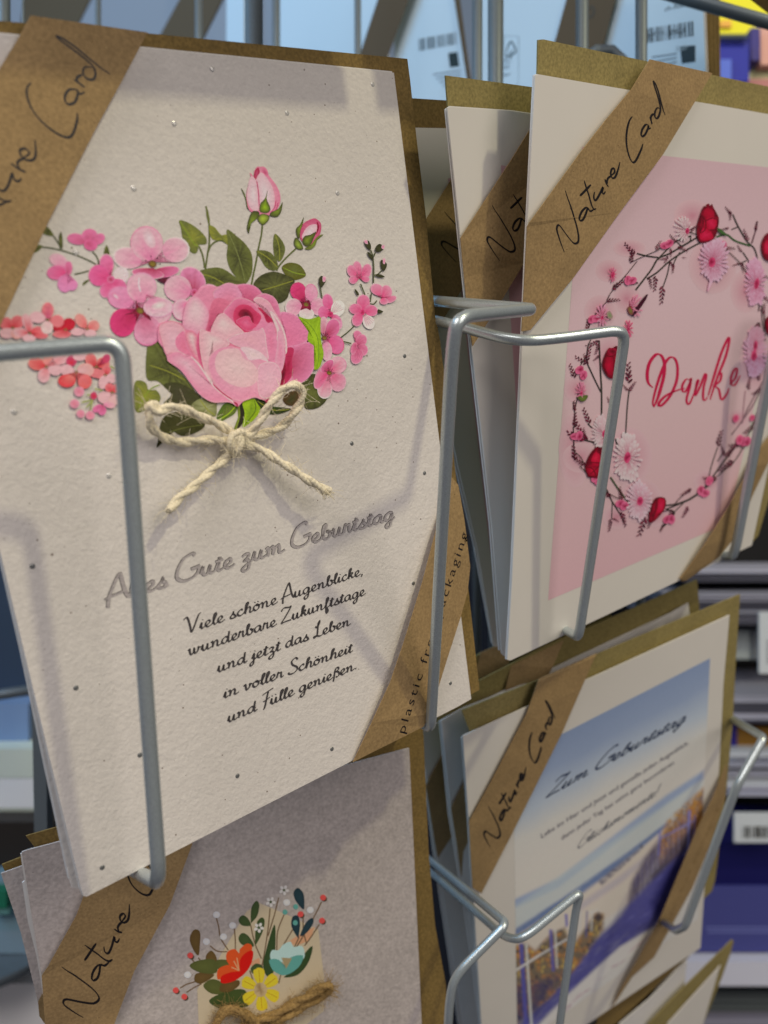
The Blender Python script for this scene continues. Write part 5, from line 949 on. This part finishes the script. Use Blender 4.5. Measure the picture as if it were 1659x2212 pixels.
def lab2(b):
    c = (0.10,0.17,0.22)
    for p in ([(1088,120),(1088,78),(1120,78),(1120,180)], [(1088,205),(1120,180)]): stroke(b, BK, p, 1.2, c, smooth=False)
    stroke(b, BK, [(1092,118),(1098,98),(1104,90),(1110,98),(1114,112),(1104,120),(1104,128)], 3.2, (0.05,0.08,0.1)); stroke(b, BK, [(1092,118),(1096,122),(1108,108)], 3, (0.05,0.08,0.1))
    type_line(b, BK, 'FSC', (1090,146), (1112,142), col=(0.08,0.12,0.15)); type_line(b, BK, 'MIX', (1092,158), (1110,155), col=c); type_line(b, BK, 'Paper', (1094,172), (1112,169), col=c)
back_card('white card back, blue light in its colour, with certification tree mark', [(1040,-80),(1250,-80),(1240,330),(1040,330)], 4, [[(1245,-80),(1350,-80),(1300,110),(1190,120)]], lab2)
def ring(b): stroke(b, BK, [(1271,20),(1278,14),(1284,22),(1280,34),(1272,36),(1269,28),(1271,20)], 3, (0.05,0.05,0.04))
back_card('bright white card edge left of the thick grey post', [(490,-80),(527,-80),(527,200),(488,200)], 14)
ob_ = back_card('narrow pale card back between two grey posts', [(1280,-80),(1400,-80),(1400,330),(1280,330)], 2)
b = Buf(); b.layer = 5.0; ring(b); b.build('printed_circle', M['flatc'], ob_)
def lab3(b):
    type_line(b, BK, 'ch-3028', (1450,43), (1496,32), col=INK); barcode(b, 1398, 61, 97, 32, -0.155); b.layer += 0.01
    type_line(b, BK, '9867 11 50625', (1398,104), (1494,88), col=INK)
    flat(b, BK, [(1469,100),(1502,98),(1502,133),(1473,137)], (0.012,0.03,0.04)); type_line(b, BK, 'hab', (1474,128), (1498,124), col=(0.3,0.4,0.45))
    for k in range(3): flat(b, BK, [(1408+k*9,122+k*9),(1462,114+k*9),(1462,117+k*9),(1408+k*9,125+k*9)], (0.2,0.27,0.33))
back_card('white card back with large barcode at the top right', [(1380,-80),(1515,-80),(1530,330),(1380,330)], 8, [], lab3)
t = thing('envelope_stack', 'stack of brown envelope edges beside the barcode card', 'envelope stack', BK.hit(1530, 300, 2), KB)
for k in range(4): sheet('envelope', [(1517+k*9,-80),(1525+k*9,-80),(1534+k*8,330),(1526+k*8,330)], BK, 4-k*3, 0.6, M['kraftenv'], t)
# ------------------------------------------------------------------ shop shelves in the distance
def boxz(b, x0, y0, x1, y1, z, depth):   # upright box whose front covers the given pixels at distance z
    a, c = at(x0, y0, z), at(x1, y1, z); d = depth/1000
    V = [Vector((x, y, zz)) for y in (a.y, a.y+d) for (x, zz) in ((a.x, a.z), (c.x, a.z), (c.x, c.z), (a.x, c.z))]
    b.add(V, [(0,1,2,3),(7,6,5,4),(0,4,5,1),(1,5,6,2),(2,6,7,3),(3,7,4,0)])
def box(name, parent, x0, y0, x1, y1, z, depth, col, rough=0.5):
    b = Buf(); boxz(b, x0, y0, x1, y1, z, depth); b.c = [col]*len(b.c); return fixnormals(b.build(name, M['flatc'], parent))
sh = thing('shop_shelf', 'dark shop shelving with magazine stacks at the right', 'shelf', at(1600,2200,800))
box('back_panel', sh, 1250, 600, 2600, 2800, 900, 20, (0.003,0.003,0.004))
box('shelf_board', sh, 1380, 2078, 2400, 2130, 700, 150, D(170,160,158))
def stack(label, rows, z, group='magazine stacks on the shelves', cat='magazine stack'):
    t = thing('magazine_stack', label, cat, at(rows[-1][0], rows[-1][3], z), group)
    for (x0, y0, x1, y1, c) in rows:
        n = max(2, int((y1-y0)/6)); h = (y1-y0+1)/n
        for k in range(n): q = random.uniform(0.55, 1.12); box('magazine', t, x0+random.uniform(-12, 12), y0+k*h, x1, y0+(k+1)*h-random.uniform(0.6, 1.6), z+random.uniform(0, 14), 180, tuple(min(0.9, v*q) for v in c))
LV = D(150,142,144); LV2 = D(84,79,84); LW = D(176,169,164)
stack('pale magazines edge-on directly below the thank-you card', [(1470,1231,2300,1245,LV),(1475,1247,2300,1257,LV2)], 780)
stack('tall pile of pale magazines level with the beach card corner', [(1440,1279,2300,1298,LV),(1440,1300,2300,1318,LV2),(1440,1320,2300,1338,LV),(1440,1340,2300,1350,LV2)], 770)
stack('pale magazines above the orange box', [(1560,1503,2300,1518,LV),(1560,1520,2300,1538,LV2),(1560,1540,2300,1562,LV)], 760)
stack('thick pile of pale magazines under the orange box', [(1565,1622,2300,1650,LW),(1565,1652,2300,1676,LV),(1565,1678,2300,1698,LW),(1565,1700,2300,1720,LV)], 760)
stack('dark grey magazines at the bottom right edge', [(1500,2145,2300,2185,D(92,92,86)),(1500,2187,2300,2260,D(122,114,118))], 720)
t = thing('orange_box', 'orange-brown box lying between two magazine piles', 'box', at(1640,1622,790)); box('side', t, 1560, 1572, 2300, 1620, 790, 120, D(118,82,28)); box('printed_stripe', t, 1575, 1560, 1592, 1621, 788, 10, D(40,30,90))
t = thing('white_carton', 'white carton standing in the dark gap of the shelf', 'carton', at(1620,1425,800)); box('side', t, 1584, 1362, 1640, 1424, 800, 60, D(134,132,124)); box('edge_strip', t, 1625, 1361, 1641, 1425, 797, 3, D(92,90,88))
def tag(label, x0, y0, x1, y1, z):
    t = thing('price_tag', label, 'price tag', at((x0+x1)/2, y1, z), 'price tags on the shelf'); b = Buf(); boxz(b, x0, y0, x1, y1, z, 2); b.c = [D(170,164,156)]*len(b.c); fixnormals(b.build('tag_plate', M['flatc'], t))
    b = Buf(); rr = random.Random(3); px = x0+18; pl = Plane(pts=[(x0,y0,z),(x1,y0,z),(x0,y1,z)]); b.layer = 0.3
    while px < x1-6:
        bw = rr.choice((1.5,3,5)); h = (y1-y0); flat(b, pl, [(px,y0+h*.45),(px+bw,y0+h*.45),(px+bw,y1-h*.15),(px,y1-h*.15)], (0.05,0.05,0.045), True); px += bw+rr.choice((1.5,3,4))
    b.build('barcode', M['flatc'], t)
tag('large white price tag with blurred barcode above the navy box', 1586, 1756, 1720, 1820, 690)
tag('tall white tag cut by the right picture edge', 1640, 1322, 1720, 1455, 660)
t = thing('navy_box', 'navy blue box with lilac lower front at the right', 'box', at(1620,2058,720)); box('upper_panel', t, 1500, 1826, 2000, 1916, 716, 100, D(18,16,66)); box('lower_panel', t, 1460, 1916, 2000, 2056, 712, 100, D(66,64,104))
b = Buf(); pl = Plane(pts=[(1500,1916,712),(1700,1916,712),(1500,2050,712)]); b.layer = 0.4
for k in range(2): flat(b, pl, [(1524+k*4,2002+k*9),(1680,2002+k*9),(1680,2006+k*9),(1524+k*4,2006+k*9)], D(100,98,134))
b.build('printed_text', M['flatc'], t)
# upper right shelf items
t = thing('yellow_box', 'yellow box at the top right behind the blue rail', 'box', at(1580,150,620)); box('side', t, 1548, -120, 1662, 74, 640, 90, D(222,176,32)); box('printed_spot', t, 1556, 44, 1580, 58, 638, 4, D(214,140,60))
t = thing('navy_notebook', 'navy spiral notebook below the yellow box', 'notebook', at(1580,176,610)); box('cover', t, 1549, 82, 1618, 176, 615, 12, D(30,38,116)); box('rounded_badge', t, 1556, 128, 1580, 172, 613, 3, D(78,92,150))
b = Buf()
for k in range(12): tube(b, [at(1551+k*5.6,74,613), at(1553+k*5.6,83,610), at(1551+k*5.6,90,613)], 0.0006, 6)
b.build('spiral_binding', M['post'], t)
t = thing('purple_booklet', 'dark purple booklet edge at the far top right', 'booklet', at(1650,120,630)); box('spine', t, 1622, 60, 1642, 130, 625, 40, D(54,46,96)); box('page_edge', t, 1643, 60, 1700, 140, 632, 40, D(176,130,112))
t = thing('floral_card', 'card with pale flowers at the right edge under the rail', 'card', at(1650,175,640)); box('leaf', t, 1618, 130, 1720, 176, 640, 10, D(160,150,110)); box('printed_pink_border', t, 1600, 170, 1720, 200, 638, 8, D(150,100,92))
t = thing('brown_envelope', 'brown envelope corner at the top right corner', 'envelope', at(1640,20,300)); pl = Plane(pts=[(1560,-30,300),(1700,-30,300),(1560,60,310)]); sheet('flap', [(1570,-40),(1700,-60),(1700,36),(1659,29)], pl, 0, 0.5, M['kraftenv'], t)
# backdrop panels behind everything in view
box('backdrop_wall', None, -2600, -1500, 4200, 900, 1500, 20, D(110,116,124))['kind'] = 'structure'
box('backdrop_wall', None, -2600, 900, 4200, 3800, 1500, 20, D(40,42,48))['kind'] = 'structure'
# left, low: blurred counter things
t = thing('shelf_rail', 'blurred steel shelf rail at the left edge', 'shelf rail', at(0,1500,500)); b = Buf(); tube(b, [at(-200,1530,520), at(84,1488,500)], 0.0032, 10); b.build('rail', M['post'], t, smooth=True)
for lab, nm, cat_, rows, z in (('dark blue panel behind the left card edges', 'display_board', 'panel', [(-300,1180,75,1500,D(46,54,64))], 640),
    ('steel blue box at the left below the rail', 'blue_box', 'box', [(-300,1520,62,1604,D(104,116,134)),(-300,1604,66,1620,D(70,76,90))], 600),
    ('beige cartons stacked at the left edge', 'beige_carton', 'carton', [(-300,1618,84,1680,D(176,170,150)),(-300,1682,84,1745,D(196,190,172)),(-300,1745,90,1775,D(150,144,124))], 580),
    ('dark brown box at the left edge', 'storage_box', 'box', [(-300,1776,120,1900,D(42,34,28))], 560),
    ('teal grey plastic tray at the left edge', 'teal_tray', 'tray', [(-300,1900,60,2010,D(104,118,118)),(-300,2010,75,2060,D(112,120,120))], 540),
    ('white paper bag at the bottom left corner', 'white_bag', 'bag', [(-300,2125,98,2400,D(215,215,206))], 520)):
    t = thing(nm, lab, cat_, at(rows[-1][0], rows[-1][3], z))
    for r_ in rows: box('side', t, *r_[:4], z, 150, r_[4])
t = thing('green_item', 'small green object between tray and card', 'packet', at(10,1960,530)); box('side', t, -20, 1925, 14, 1962, 530, 20, D(34,92,66)); box('label', t, -20, 1962, 20, 1975, 532, 20, D(90,120,110))
t = thing('metal_bowl', 'grey blue metal bowl rim at the lower left', 'bowl', at(0,2110,520))
b = Buf(); n = 40; prof = [(0.0,-.006),(0.6,-.004),(0.95,.006),(1.0,.012),(0.97,.012),(0.9,.004)]; V = []; F = []
cc = at(-60, 2085, 520)
for r_, h in prof:
    for i in range(n): a_ = 2*math.pi*i/n; V.append(cc+Vector((math.cos(a_)*0.05*r_, math.sin(a_)*0.05*r_, h)))
for k in range(len(prof)-1):
    for i in range(n): F.append((k*n+i, k*n+(i+1) % n, (k+1)*n+(i+1) % n, (k+1)*n+i))
b.add(V, F); b.build('body', M['post'], t, smooth=True)
